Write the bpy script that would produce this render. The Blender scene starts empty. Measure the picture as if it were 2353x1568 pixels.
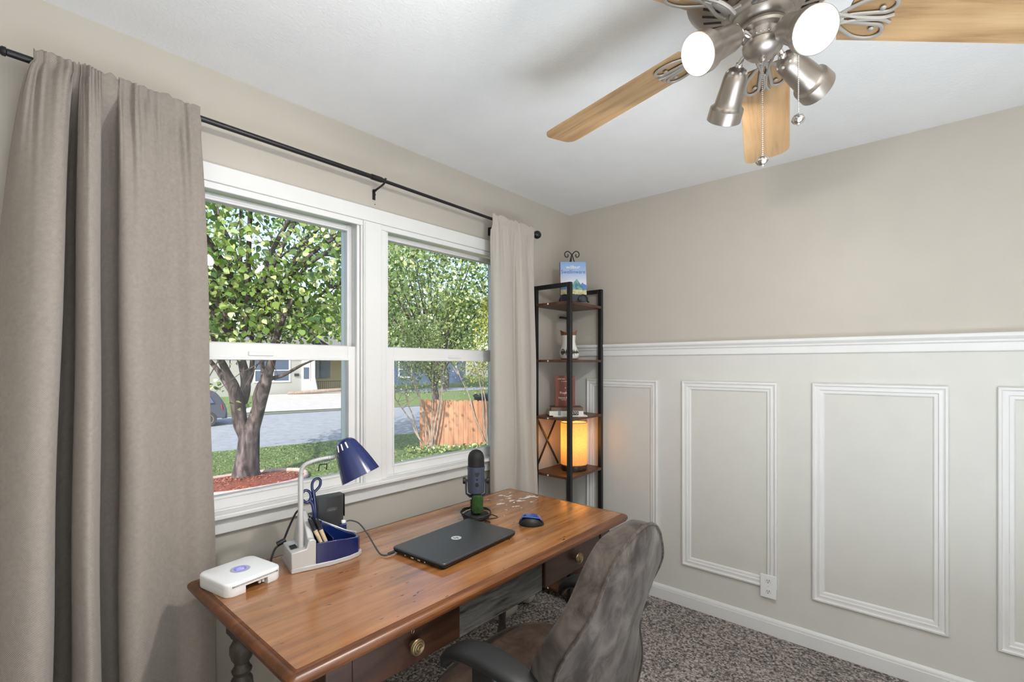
import bpy, bmesh, math, random
from mathutils import Vector, Matrix, Euler
import numpy as np
random.seed(7)
S = bpy.context.scene
COL = S.collection
PI = math.pi
def V(*a): return Vector(a if len(a) > 1 else a[0])

# ------------------------------------------------------------------ mesh builder
class MB:
    def __init__(s): s.v = []; s.f = []; s.m = []; s.mi = 0
    def add(s, vs, fs):
        b = len(s.v); s.v.extend([tuple(p) for p in vs])
        for f in fs: s.f.append(tuple(b + i for i in f)); s.m.append(s.mi)
        return s
    def box(s, x0, x1, y0, y1, z0, z1):
        return s.add([(x0,y0,z0),(x1,y0,z0),(x1,y1,z0),(x0,y1,z0),(x0,y0,z1),(x1,y0,z1),(x1,y1,z1),(x0,y1,z1)],
                     [(0,3,2,1),(4,5,6,7),(0,1,5,4),(1,2,6,5),(2,3,7,6),(3,0,4,7)])
    def obox(s, c, ax, half):
        c = V(c); a, b, d = [V(q) for q in ax]; h = half; P = []
        for k in (-1, 1):
            for (i, j) in ((-1,-1),(1,-1),(1,1),(-1,1)): P.append(c + a*(i*h[0]) + b*(j*h[1]) + d*(k*h[2]))
        return s.add(P, [(0,3,2,1),(4,5,6,7),(0,1,5,4),(1,2,6,5),(2,3,7,6),(3,0,4,7)])
    def bar(s, p, q, w, h=None, up=(0,0,1)):
        p, q = V(p), V(q); d = (q-p); L = d.length; d.normalize(); u = V(up)
        if abs(d.dot(u)) > .98: u = V(1,0,0)
        sd = d.cross(u).normalized(); uu = sd.cross(d)
        return s.obox((p+q)/2, (d, sd, uu), (L/2, w/2, (h or w)/2))
    def loops(s, rings, closed=True, cap=(True, True)):
        n = len(rings[0]); b = len(s.v); vs = [p for r in rings for p in r]; fs = []
        for i in range(len(rings)-1):
            for j in range(n if closed else n-1):
                k = (j+1) % n
                fs.append((i*n+j, i*n+k, (i+1)*n+k, (i+1)*n+j))
        if cap[0]: fs.append(tuple(reversed(range(n))))
        if cap[1]: fs.append(tuple((len(rings)-1)*n + j for j in range(n)))
        return s.add(vs, fs)
    def tube(s, pts, r, seg=10, cap=True, flat=1.0, up=None):
        pts = [V(p) for p in pts]; n = len(pts)
        rr = r if hasattr(r, '__len__') else [r]*n
        d0 = (pts[1]-pts[0]).normalized()
        u = V(up) if up else (V(0,0,1) if abs(d0.z) < .9 else V(1,0,0))
        nrm = (u - d0*u.dot(d0)).normalized(); rings = []
        for i in range(n):
            d = (pts[min(i+1,n-1)] - pts[max(i-1,0)])
            if d.length < 1e-9: d = d0
            d = d.normalized()
            if up: nrm = V(up)
            nrm = (nrm - d*nrm.dot(d)).normalized(); bn = d.cross(nrm)
            rings.append([pts[i] + nrm*(math.cos(2*PI*k/seg)*rr[i]*flat) + bn*(math.sin(2*PI*k/seg)*rr[i]) for k in range(seg)])
        return s.loops(rings, True, (cap, cap))
    def loop_tube(s, pts, r, seg=8, up=(0,0,1), flat=1.0):
        pts = [V(p) for p in pts]; n = len(pts); rings = []
        for i in range(n):
            d = (pts[(i+1) % n] - pts[i-1]).normalized(); u = V(up)
            nr = (u - d*u.dot(d)).normalized(); bn = d.cross(nr)
            rings.append([pts[i] + nr*(math.cos(2*PI*k/seg)*r*flat) + bn*(math.sin(2*PI*k/seg)*r) for k in range(seg)])
        rings.append(rings[0]); return s.loops(rings, True, (False, False))
    def lathe(s, o, prof, axis=(0,0,1), seg=32, cap=(True, True), ref=None, sx=1.0):
        o = V(o); a = V(axis).normalized()
        u = V(ref) if ref else (V(1,0,0) if abs(a.x) < .9 else V(0,1,0))
        u = (u - a*u.dot(a)).normalized(); w = a.cross(u)
        rings = [[o + a*z + u*(math.cos(2*PI*k/seg)*r*sx) + w*(math.sin(2*PI*k/seg)*r) for k in range(seg)] for (r, z) in prof]
        return s.loops(rings, True, cap)
    def prism(s, poly, o, ax, ay, az, depth):
        o, ax, ay, az = V(o), V(ax), V(ay), V(az)
        a = [o + ax*x + ay*y for x, y in poly]; b = [p + az*depth for p in a]
        return s.loops([a, b])
    def sphere(s, c, r, seg=16, rings=10, sc=(1,1,1)):
        c = V(c); R = []
        for i in range(1, rings):
            t = PI*i/rings
            R.append([c + V(math.sin(t)*math.cos(2*PI*k/seg)*r*sc[0], math.sin(t)*math.sin(2*PI*k/seg)*r*sc[1], -math.cos(t)*r*sc[2]) for k in range(seg)])
        return s.loops(R)
    def grid(s, P):
        n, m = len(P), len(P[0])
        return s.add([p for r in P for p in r], [(i*m+j, i*m+j+1, (i+1)*m+j+1, (i+1)*m+j) for i in range(n-1) for j in range(m-1)])
    def build(s, name, mat, parent=None, bevel=None, smooth=40, bseg=2, sub=0, fix=True):
        me = bpy.data.meshes.new(name); me.from_pydata(s.v, [], s.f); me.update()
        mats = mat if isinstance(mat, (list, tuple)) else [mat]
        for x in mats: me.materials.append(x)
        if len(mats) > 1: me.polygons.foreach_set('material_index', s.m)
        if fix:
            b = bmesh.new(); b.from_mesh(me); bmesh.ops.recalc_face_normals(b, faces=b.faces[:]); b.to_mesh(me); b.free()
        if smooth:
            me.polygons.foreach_set('use_smooth', [True]*len(me.polygons))
            me.set_sharp_from_angle(angle=math.radians(smooth))
        o = bpy.data.objects.new(name, me); COL.objects.link(o)
        if bevel:
            m = o.modifiers.new('bevel', 'BEVEL'); m.width = bevel; m.segments = bseg; m.limit_method = 'ANGLE'; m.angle_limit = math.radians(35)
        if sub:
            m = o.modifiers.new('sub', 'SUBSURF'); m.levels = sub; m.render_levels = sub
        if parent: adopt(o, parent)
        return o

def mwof(o): return Matrix.LocRotScale(o.location, o.rotation_euler, None)
def adopt(o, p):
    o.parent = p
    m = mwof(p)
    q = p.parent
    if q: m = mwof(q) @ p.matrix_parent_inverse @ m
    o.matrix_parent_inverse = m.inverted()
def tag(o, label, cat, group=None, kind=None):
    o['label'] = label; o['category'] = cat
    if group: o['group'] = group
    if kind: o['kind'] = kind
    return o
def thing(name, label, cat, loc, group=None, kind=None):
    e = bpy.data.objects.new(name, None); e.empty_display_size = .05; COL.objects.link(e); e.location = V(loc)
    return tag(e, label, cat, group, kind)
def struct(o, label, cat): return tag(o, label, cat, None, 'structure')
def copy_tree(src, loc, label=None, parent=None):
    c = src.copy(); COL.objects.link(c)
    if parent is None:
        c.location = V(loc)
        if label: c['label'] = label
    else: c.parent = parent
    for ch in list(src.children): copy_tree(ch, None, None, c)
    return c
def cr(pts, n=8, closed=False):
    """Catmull-Rom through points (tuples of any length)"""
    dm = max(len(p) for p in pts); P = [np.array(list(p) + [0]*(dm-len(p)), float) for p in pts]; N = len(P); out = []
    for i in range(N if closed else N-1):
        if closed: a, b, c, d = P[i-1], P[i], P[(i+1) % N], P[(i+2) % N]
        else: a, b, c, d = P[max(i-1,0)], P[i], P[i+1], P[min(i+2,N-1)]
        for k in range(n):
            t = k/n
            out.append(.5*((2*b) + (-a+c)*t + (2*a-5*b+4*c-d)*t*t + (-a+3*b-3*c+d)*t**3))
    if not closed: out.append(P[-1])
    return out
def text_part(name, body, size, o, ax, ay, mat, parent, ext=.0004, align='CENTER', sx=1.0):
    cu = bpy.data.curves.new('txt', 'FONT'); cu.body = body; cu.size = size; cu.extrude = ext; cu.align_x = align; cu.align_y = 'CENTER'
    tmp = bpy.data.objects.new('txt', cu); COL.objects.link(tmp)
    bpy.context.view_layer.update()
    me = bpy.data.meshes.new_from_object(tmp.evaluated_get(bpy.context.evaluated_depsgraph_get()))
    bpy.data.objects.remove(tmp); bpy.data.curves.remove(cu)
    ax, ay = V(ax).normalized(), V(ay).normalized(); az = ax.cross(ay)
    M = Matrix(((ax.x*sx,ay.x,az.x,o[0]),(ax.y*sx,ay.y,az.y,o[1]),(ax.z*sx,ay.z,az.z,o[2]),(0,0,0,1)))
    me.transform(M); me.materials.clear(); me.materials.append(mat); me.name = name
    ob = bpy.data.objects.new(name, me); COL.objects.link(ob); adopt(ob, parent); return ob

# ------------------------------------------------------------------ materials
def nt(name):
    m = bpy.data.materials.new(name); m.use_nodes = True
    t = m.node_tree; return m, t, t.nodes['Principled BSDF'], t.nodes['Material Output']
def N(t, typ, **k):
    n = t.nodes.new(typ)
    for a, b in k.items():
        if a in n.inputs: n.inputs[a].default_value = b
        else: setattr(n, a, b)
    return n
def coords(t, scale=(1,1,1), kind='Object', rot=(0,0,0)):
    c = t.nodes.new('ShaderNodeTexCoord'); mp = t.nodes.new('ShaderNodeMapping')
    mp.inputs['Scale'].default_value = scale; mp.inputs['Rotation'].default_value = rot
    t.links.new(c.outputs[kind], mp.inputs['Vector']); return mp.outputs['Vector']
def ramp(t, fac, stops):
    r = t.nodes.new('ShaderNodeValToRGB'); e = r.color_ramp.elements
    while len(e) < len(stops): e.new(.5)
    for x, (p, c) in zip(e, stops): x.position = p; x.color = (*c, 1) if len(c) == 3 else c
    t.links.new(fac, r.inputs['Fac']); return r.outputs['Color']
def bumpn(t, b, h, strength, dist=.002):
    n = N(t, 'ShaderNodeBump'); n.inputs['Strength'].default_value = strength; n.inputs['Distance'].default_value = dist
    t.links.new(h, n.inputs['Height']); t.links.new(n.outputs['Normal'], b.inputs['Normal']); return n
def pm(name, col, rough=.5, metal=0, spec=.5, var=0, vscale=8, bump=0, bscale=60, bdist=.002, coat=0, sheen=0, emit=0):
    m, t, b, o = nt(name)
    b.inputs['Base Color'].default_value = (*col, 1); b.inputs['Roughness'].default_value = rough
    b.inputs['Metallic'].default_value = metal; b.inputs['Specular IOR Level'].default_value = spec
    if coat: b.inputs['Coat Weight'].default_value = coat; b.inputs['Coat Roughness'].default_value = .12
    if sheen: b.inputs['Sheen Weight'].default_value = sheen; b.inputs['Sheen Roughness'].default_value = .4
    if emit: b.inputs['Emission Color'].default_value = (*col, 1); b.inputs['Emission Strength'].default_value = emit
    v = coords(t)
    n = N(t, 'ShaderNodeTexNoise'); n.inputs['Scale'].default_value = vscale; n.inputs['Detail'].default_value = 4
    t.links.new(v, n.inputs['Vector'])
    a = max(var, .02)
    c = ramp(t, n.outputs['Fac'], [(.25, tuple(x*(1-a) for x in col)), (.75, tuple(min(1, x*(1+a)) for x in col))])
    t.links.new(c, b.inputs['Base Color'])
    if bump:
        n2 = N(t, 'ShaderNodeTexNoise'); n2.inputs['Scale'].default_value = bscale; n2.inputs['Detail'].default_value = 3
        t.links.new(v, n2.inputs['Vector']); bumpn(t, b, n2.outputs['Fac'], bump, bdist)
    return m
def wood(name, stops, scale=(3,30,30), rough=(.25,.42), bump=.25, warp=2.0, flecks=None, coat=0, spec=.5, pits=0, rot=(0,0,0), kind='Object'):
    m, t, b, o = nt(name); L = t.links.new
    v = coords(t, scale, kind, rot)
    n0 = N(t, 'ShaderNodeTexNoise'); n0.inputs['Scale'].default_value = .35; n0.inputs['Detail'].default_value = 2
    L(v, n0.inputs['Vector'])
    add = N(t, 'ShaderNodeVectorMath', operation='MULTIPLY_ADD'); add.inputs[1].default_value = (warp,)*3
    L(n0.outputs['Color'], add.inputs[0]); L(v, add.inputs[2])
    n = N(t, 'ShaderNodeTexNoise'); n.inputs['Scale'].default_value = 1.1; n.inputs['Detail'].default_value = 8; n.inputs['Roughness'].default_value = .62
    L(add.outputs[0], n.inputs['Vector'])
    c = ramp(t, n.outputs['Fac'], stops)
    nb = N(t, 'ShaderNodeTexNoise'); nb.inputs['Scale'].default_value = 3.0; nb.inputs['Detail'].default_value = 3
    L(coords(t), nb.inputs['Vector'])
    mx = N(t, 'ShaderNodeMix', data_type='RGBA', blend_type='MULTIPLY'); mx.inputs['Factor'].default_value = .55
    cb = ramp(t, nb.outputs['Fac'], [(.3, (.62,.55,.5)), (.7, (1,1,1))])
    L(c, mx.inputs['A']); L(cb, mx.inputs['B']); colr = mx.outputs['Result']
    if pits:
        vp = coords(t, (22, 75, 40), rot=rot); vo = N(t, 'ShaderNodeTexNoise'); vo.inputs['Scale'].default_value = 1.0; vo.inputs['Detail'].default_value = 1.5
        L(vp, vo.inputs['Vector'])
        pf = ramp(t, vo.outputs['Fac'], [(.72, (0,0,0)), (.75, (1,1,1))])
        m3 = N(t, 'ShaderNodeMix', data_type='RGBA'); m3.inputs['B'].default_value = (.035,.016,.008,1)
        L(pf, m3.inputs['Factor']); L(colr, m3.inputs['A']); colr = m3.outputs['Result']
    if flecks:
        (cx, cy, rx, ry, fc) = flecks
        tc = N(t, 'ShaderNodeTexCoord'); mp = N(t, 'ShaderNodeMapping', vector_type='POINT')
        mp.inputs['Location'].default_value = (-cx/rx, -cy/ry, 0); mp.inputs['Scale'].default_value = (1/rx, 1/ry, 0)
        L(tc.outputs['Object'], mp.inputs['Vector'])
        ln = N(t, 'ShaderNodeVectorMath', operation='LENGTH'); L(mp.outputs['Vector'], ln.inputs[0])
        fn = N(t, 'ShaderNodeTexNoise'); fn.inputs['Scale'].default_value = 1; fn.inputs['Detail'].default_value = 5
        L(coords(t, (22, 34, 20), rot=(0,0,.5)), fn.inputs['Vector'])
        sub = N(t, 'ShaderNodeMath', operation='MULTIPLY_ADD'); sub.inputs[1].default_value = -.16
        L(ln.outputs['Value'], sub.inputs[0]); L(fn.outputs['Fac'], sub.inputs[2])
        ff = ramp(t, sub.outputs[0], [(.515, (0,0,0)), (.53, (1,1,1))])
        m2 = N(t, 'ShaderNodeMix', data_type='RGBA'); m2.inputs['B'].default_value = (*fc, 1)
        L(ff, m2.inputs['Factor']); L(colr, m2.inputs['A']); colr = m2.outputs['Result']
    L(colr, b.inputs['Base Color'])
    rr = N(t, 'ShaderNodeMapRange'); rr.inputs['To Min'].default_value = rough[0]; rr.inputs['To Max'].default_value = rough[1]
    L(n.outputs['Fac'], rr.inputs['Value']); L(rr.outputs['Result'], b.inputs['Roughness'])
    b.inputs['Specular IOR Level'].default_value = spec
    if coat: b.inputs['Coat Weight'].default_value = coat; b.inputs['Coat Roughness'].default_value = .1
    if bump: bumpn(t, b, n.outputs['Fac'], bump, .002)
    return m
def weave(name, col, su=450, sv=450, rough=.85, contrast=.35, bump=.5, trans=0.0):
    m, t, b, o = nt(name); L = t.links.new
    uv = N(t, 'ShaderNodeUVMap'); outs = []
    sep = N(t, 'ShaderNodeSeparateXYZ'); L(uv.outputs['UV'], sep.inputs[0])
    # basket weave: sin(u) * sin(v + row offset)
    def mth(op, a, bb=None):
        n = N(t, 'ShaderNodeMath', operation=op)
        for i, q in enumerate((a, bb)):
            if q is None: continue
            if isinstance(q, (int, float)): n.inputs[i].default_value = q
            else: L(q, n.inputs[i])
        return n.outputs[0]
    u = mth('SINE', mth('MULTIPLY', sep.outputs['X'], su*2*PI)); w = mth('SINE', mth('MULTIPLY', sep.outputs['Y'], sv*2*PI))
    p = mth('ADD', mth('MULTIPLY', mth('MULTIPLY', u, w), .5), .5)
    nz = N(t, 'ShaderNodeTexNoise'); nz.inputs['Scale'].default_value = 90; L(coords(t), nz.inputs['Vector'])
    h = mth('ADD', mth('MULTIPLY', p, .75), mth('MULTIPLY', nz.outputs['Fac'], .3))
    c = ramp(t, h, [(.2, tuple(x*(1-contrast) for x in col)), (.75, tuple(x*(1+contrast*.45) for x in col))])
    L(c, b.inputs['Base Color']); b.inputs['Roughness'].default_value = rough; b.inputs['Specular IOR Level'].default_value = .15
    b.inputs['Sheen Weight'].default_value = .15
    bumpn(t, b, h, bump, .002)
    return m

M = {}
M['wall'] = pm('beige_wall_paint', (.488,.452,.398), .42, spec=.4, bump=.12, bscale=160, bdist=.001)
M['wallbk'] = pm('beige_window_wall_paint', (.488,.452,.398), .42, spec=.4, bump=.12, bscale=160, bdist=.001)
M['wains'] = pm('pale_wainscot_paint', (.63,.622,.592), .42, spec=.4, bump=.06, bscale=160, bdist=.001)
M['white'] = pm('white_trim_paint', (.74,.74,.74), .35, spec=.45)
M['vinyl'] = pm('white_vinyl', (.77,.77,.775), .3, spec=.5)
M['ceil'] = pm('white_ceiling_paint', (.84,.85,.865), .6, spec=.25, bump=.5, bscale=110, bdist=.003)
M['black'] = pm('black_metal', (.012,.012,.013), .35, metal=.2, spec=.5)
M['blackp'] = pm('black_plastic', (.013,.013,.0135), .46, spec=.4, bump=.08, bscale=700, bdist=.0004)
M['dark'] = pm('dark_hole', (.01,.01,.01), .8)
M['nickel'] = pm('brushed_nickel', (.40,.355,.315), .34, metal=.85, bump=.03, bscale=200)
M['bracket'] = pm('satin_nickel_casting', (.42,.385,.35), .5, metal=.5)
M['nickel2'] = pm('polished_nickel', (.75,.73,.71), .18, metal=.95)
M['canin'] = pm('white_reflector', (.85,.82,.76), .4)
M['navy'] = pm('navy_plastic', (.0055,.016,.095), .18, spec=.6, coat=.3)
M['silver'] = pm('silver_plastic', (.50,.50,.50), .4, metal=.15, spec=.5)
M['whitep'] = pm('white_plastic', (.80,.82,.84), .3, spec=.5)
M['router_ring'] = pm('grey_ring_print', (.38,.39,.50), .4)
M['led'] = pm('violet_lit_logo', (.55,.52,.92), .4, emit=.18)
M['laptop'] = pm('laptop_lid_plastic', (.040,.041,.043), .40, spec=.5, bump=.05, bscale=500, bdist=.0003)
M['logo'] = pm('silver_logo', (.62,.62,.62), .35, metal=.3)
M['micb'] = pm('slate_blue_metal', (.075,.092,.14), .38, metal=.45)
M['micg'] = pm('black_mesh_grille', (.012,.012,.012), .55, metal=.3, bump=.9, bscale=900, bdist=.001)
M['chrome'] = pm('chrome', (.8,.8,.82), .12, metal=1)
M['moss'] = pm('green_bristle', (.025,.075,.013), .9, var=.5, vscale=90, bump=1.0, bscale=350, bdist=.004)
M['mouseb'] = pm('metallic_blue_shell', (.04,.12,.50), .22, metal=.4, coat=.5)
M['tan'] = pm('tan_wood_pen', (.55,.42,.27), .5, var=.2, vscale=60)
M['boxdk'] = pm('dark_grey_box_plastic', (.045,.047,.05), .45, bump=.15, bscale=500, bdist=.0005)
M['boxlogo'] = pm('dark_badge', (.09,.092,.098), .3)
M['bronze'] = pm('aged_brass', (.19,.135,.07), .42, metal=.75, var=.4, vscale=60)
M['red'] = pm('red_cover', (.19,.042,.022), .5, var=.1)
M['leather'] = pm('brown_leather', (.12,.062,.035), .45, var=.35, vscale=20, bump=.3, bscale=120)
M['paper'] = pm('paper', (.72,.70,.64), .7, var=.08, vscale=120)
M['greybook'] = pm('grey_cloth_cover', (.36,.33,.27), .6, var=.2, vscale=30)
M['cream'] = pm('cream_lettering', (.85,.83,.78), .5)
M['orange'] = pm('orange_spine', (.55,.14,.06), .5, var=.2, vscale=40)
M['bootw'] = pm('white_glaze', (.78,.77,.73), .2, coat=.4)
M['bootbr'] = pm('brown_glaze', (.20,.075,.035), .25, coat=.3, var=.3, vscale=40)
M['bootdk'] = pm('dark_green_glaze', (.03,.042,.03), .25, coat=.3, var=.6, vscale=50)
M['suede'] = None
M['tire'] = pm('rubber', (.02,.02,.021), .7)
M['bulb'] = pm('lit_bulb', (1,.97,.9), .4, emit=9)

# suede
def suede(name, dark, light, sc=7):
    m, t, b, o = nt(name); L = t.links.new
    n = N(t, 'ShaderNodeTexNoise'); n.inputs['Scale'].default_value = sc; n.inputs['Detail'].default_value = 6; n.inputs['Roughness'].default_value = .6; n.inputs['Distortion'].default_value = .6
    L(coords(t, (2.2,2.2,1.5)), n.inputs['Vector'])
    L(ramp(t, n.outputs['Fac'], [(.36, dark), (.66, light)]), b.inputs['Base Color'])
    b.inputs['Roughness'].default_value = .9; b.inputs['Specular IOR Level'].default_value = .1
    b.inputs['Sheen Weight'].default_value = .14; b.inputs['Sheen Roughness'].default_value = .35; b.inputs['Sheen Tint'].default_value = (.8,.78,.76,1)
    n2 = N(t, 'ShaderNodeTexNoise'); n2.inputs['Scale'].default_value = 600; L(coords(t), n2.inputs['Vector'])
    bumpn(t, b, n2.outputs['Fac'], .25, .001); return m
M['suede'] = suede('grey_brown_suede', (.028,.0225,.0195), (.088,.073,.063))
M['suedeseat'] = suede('brown_suede', (.045,.029,.021), (.085,.058,.043))
M['piping'] = suede('piping_suede', (.035,.028,.024), (.075,.062,.053), 30)

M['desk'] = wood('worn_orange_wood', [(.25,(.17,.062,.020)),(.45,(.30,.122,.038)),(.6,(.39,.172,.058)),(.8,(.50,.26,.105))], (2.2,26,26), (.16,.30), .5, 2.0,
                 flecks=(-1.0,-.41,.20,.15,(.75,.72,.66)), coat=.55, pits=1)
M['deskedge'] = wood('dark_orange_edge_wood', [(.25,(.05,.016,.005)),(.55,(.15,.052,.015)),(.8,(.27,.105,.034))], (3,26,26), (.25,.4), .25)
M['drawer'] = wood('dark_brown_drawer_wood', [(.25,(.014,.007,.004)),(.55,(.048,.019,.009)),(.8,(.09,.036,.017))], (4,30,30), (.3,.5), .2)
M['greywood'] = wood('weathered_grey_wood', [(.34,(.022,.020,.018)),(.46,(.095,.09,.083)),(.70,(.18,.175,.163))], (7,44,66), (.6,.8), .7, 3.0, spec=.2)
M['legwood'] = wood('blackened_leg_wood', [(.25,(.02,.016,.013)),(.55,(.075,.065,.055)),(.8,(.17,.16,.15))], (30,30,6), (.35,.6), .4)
M['blade'] = wood('light_oak_blade', [(.3,(.29,.165,.075)),(.48,(.47,.30,.15)),(.75,(.56,.385,.21))], (2.6,34,1), (.35,.5), .05, 1.6, kind='UV')
M['shelfwood'] = wood('reddish_shelf_wood', [(.25,(.040,.018,.010)),(.5,(.10,.044,.021)),(.8,(.18,.082,.038))], (6,24,24), (.35,.5), .1)
M['fencew'] = wood('cedar_fence_wood', [(.25,(.23,.10,.055)),(.5,(.40,.20,.11)),(.8,(.50,.27,.16))], (8,8,2), (.7,.9), .3)
M['bark'] = wood('grey_brown_bark', [(.32,(.020,.015,.015)),(.5,(.075,.058,.058)),(.72,(.20,.165,.165))], (9,9,2.5), (.8,.95), 1.0, 2.5, spec=.2)
M['bark2'] = wood('pale_stem_bark', [(.3,(.16,.12,.095)),(.6,(.36,.29,.24)),(.8,(.52,.45,.40))], (20,20,5), (.8,.95), .3)
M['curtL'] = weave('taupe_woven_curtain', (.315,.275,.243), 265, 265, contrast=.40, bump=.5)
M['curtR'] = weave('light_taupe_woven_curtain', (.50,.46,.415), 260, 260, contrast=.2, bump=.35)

# carpet
def carpet():
    m, t, b, o = nt('grey_brown_carpet'); L = t.links.new
    v = coords(t)
    vo = N(t, 'ShaderNodeTexVoronoi'); vo.inputs['Scale'].default_value = 105; L(v, vo.inputs['Vector'])
    n = N(t, 'ShaderNodeTexNoise'); n.inputs['Scale'].default_value = 62; n.inputs['Detail'].default_value = 5; n.inputs['Roughness'].default_value = .75; L(v, n.inputs['Vector'])
    nl = N(t, 'ShaderNodeTexNoise'); nl.inputs['Scale'].default_value = 5; nl.inputs['Detail'].default_value = 3; L(v, nl.inputs['Vector'])
    mm = N(t, 'ShaderNodeMath', operation='MULTIPLY_ADD'); mm.inputs[1].default_value = .35; L(vo.outputs['Color'], mm.inputs[0]); L(n.outputs['Fac'], mm.inputs[2])
    m2 = N(t, 'ShaderNodeMath', operation='MULTIPLY_ADD'); m2.inputs[1].default_value = .15; L(nl.outputs['Fac'], m2.inputs[0]); L(mm.outputs[0], m2.inputs[2])
    c = ramp(t, m2.outputs[0], [(.56,(.030,.024,.022)),(.72,(.22,.185,.17)),(.90,(.62,.55,.51))])
    L(c, b.inputs['Base Color']); b.inputs['Roughness'].default_value = .95; b.inputs['Specular IOR Level'].default_value = .05; b.inputs['Sheen Weight'].default_value = .2
    ad = N(t, 'ShaderNodeMath', operation='SUBTRACT'); L(n.outputs['Fac'], ad.inputs[0]); L(vo.outputs['Distance'], ad.inputs[1])
    bumpn(t, b, ad.outputs[0], 1.0, .012)
    return m
M['carpet'] = carpet()

def glass():
    m, t, b, o = nt('window_glass'); L = t.links.new; t.nodes.remove(b)
    tr = N(t, 'ShaderNodeBsdfTransparent'); tr.inputs['Color'].default_value = (.97,.98,.98,1)
    gl = N(t, 'ShaderNodeBsdfGlossy'); gl.inputs['Roughness'].default_value = .01
    fr = N(t, 'ShaderNodeFresnel'); fr.inputs['IOR'].default_value = 1.35
    mx = N(t, 'ShaderNodeMixShader'); L(fr.outputs[0], mx.inputs[0]); L(tr.outputs[0], mx.inputs[1]); L(gl.outputs[0], mx.inputs[2]); L(mx.outputs[0], o.inputs['Surface']); return m
M['glass'] = glass()
def screen():
    m, t, b, o = nt('fine_insect_screen'); L = t.links.new; t.nodes.remove(b)
    tr = N(t, 'ShaderNodeBsdfTransparent'); df = N(t, 'ShaderNodeBsdfDiffuse'); df.inputs['Color'].default_value = (.5,.5,.52,1)
    mx = N(t, 'ShaderNodeMixShader')
    mx.inputs[0].default_value = .10
    L(tr.outputs[0], mx.inputs[1]); L(df.outputs[0], mx.inputs[2]); L(mx.outputs[0], o.inputs['Surface']); return m
M['screen'] = screen()
def shade():
    m, t, b, o = nt('orange_lamp_shade_fabric'); L = t.links.new; t.nodes.remove(b)
    df = N(t, 'ShaderNodeBsdfDiffuse'); tl = N(t, 'ShaderNodeBsdfTranslucent'); mx = N(t, 'ShaderNodeMixShader'); mx.inputs[0].default_value = .6
    n = N(t, 'ShaderNodeTexNoise'); n.inputs['Scale'].default_value = 160; n.inputs['Detail'].default_value = 4; L(coords(t, (1,1,.5)), n.inputs['Vector'])
    c = ramp(t, n.outputs['Fac'], [(.3,(.90,.62,.28)),(.7,(.97,.76,.42))])
    L(c, df.inputs['Color']); L(c, tl.inputs['Color']); L(df.outputs[0], mx.inputs[1]); L(tl.outputs[0], mx.inputs[2]); L(mx.outputs[0], o.inputs['Surface']); return m
M['shade'] = shade()
def leaf(name, stops, tr=.5):
    m, t, b, o = nt(name); L = t.links.new; t.nodes.remove(b)
    g = N(t, 'ShaderNodeNewGeometry'); c = ramp(t, g.outputs['Random Per Island'], stops)
    df = N(t, 'ShaderNodeBsdfDiffuse'); tl = N(t, 'ShaderNodeBsdfTranslucent'); gl = N(t, 'ShaderNodeBsdfGlossy'); gl.inputs['Roughness'].default_value = .45
    mx = N(t, 'ShaderNodeMixShader'); mx.inputs[0].default_value = tr; m2 = N(t, 'ShaderNodeMixShader'); m2.inputs[0].default_value = .06
    L(c, df.inputs['Color']); L(c, tl.inputs['Color']); L(df.outputs[0], mx.inputs[1]); L(tl.outputs[0], mx.inputs[2]); L(mx.outputs[0], m2.inputs[1]); L(gl.outputs[0], m2.inputs[2]); L(m2.outputs[0], o.inputs['Surface']); return m
M['leaf'] = leaf('broad_leaf', [(0,(.05,.11,.02)),(.35,(.13,.24,.035)),(.7,(.33,.45,.09)),(1,(.74,.76,.38))])
M['leaf2'] = leaf('fine_leaf', [(0,(.05,.10,.02)),(.35,(.15,.25,.055)),(.7,(.38,.47,.13)),(1,(.74,.75,.42))])
M['leaf3'] = leaf('yellow_green_leaf', [(0,(.16,.22,.03)),(.5,(.34,.38,.06)),(1,(.58,.52,.12))])
M['leaf4'] = leaf('dark_backdrop_leaf', [(0,(.045,.10,.03)),(.5,(.11,.19,.06)),(1,(.28,.34,.14))])
def ground(name, stops, sc, rough=.95, bump=.6, sc2=None):
    m, t, b, o = nt(name); L = t.links.new
    n = N(t, 'ShaderNodeTexNoise'); n.inputs['Scale'].default_value = sc; n.inputs['Detail'].default_value = 10; n.inputs['Roughness'].default_value = .80; L(coords(t), n.inputs['Vector'])
    L(ramp(t, n.outputs['Fac'], stops), b.inputs['Base Color']); b.inputs['Roughness'].default_value = rough; b.inputs['Specular IOR Level'].default_value = .1
    if bump: bumpn(t, b, n.outputs['Fac'], bump, .05)
    return m
M['grass'] = ground('lawn_grass', [(.40,(.035,.07,.018)),(.5,(.12,.185,.055)),(.60,(.40,.42,.21))], 14, sc2=1)
M['mulch'] = ground('red_mulch', [(.35,(.10,.03,.02)),(.5,(.36,.12,.07)),(.66,(.62,.28,.19))], 16)
M['chips'] = leaf('mulch_chips', [(0,(.05,.014,.010)),(.4,(.22,.065,.036)),(.8,(.46,.17,.10)),(1,(.66,.33,.24))], 0.0)
M['road'] = ground('pale_asphalt', [(.35,(.22,.235,.25)),(.65,(.33,.34,.36))], 2.5, bump=0)
M['concrete'] = ground('pale_concrete', [(.35,(.38,.36,.33)),(.65,(.50,.48,.445))], 3, bump=0)
M['dirt'] = ground('leaf_litter_ground', [(.3,(.13,.10,.05)),(.5,(.24,.22,.10)),(.7,(.44,.38,.22))], 7)
SKY, SUN, BULB, TLAMP, REAR_FILL, CEIL_FILL = .42, 8.5, 15, 3.0, 62, 43
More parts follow.
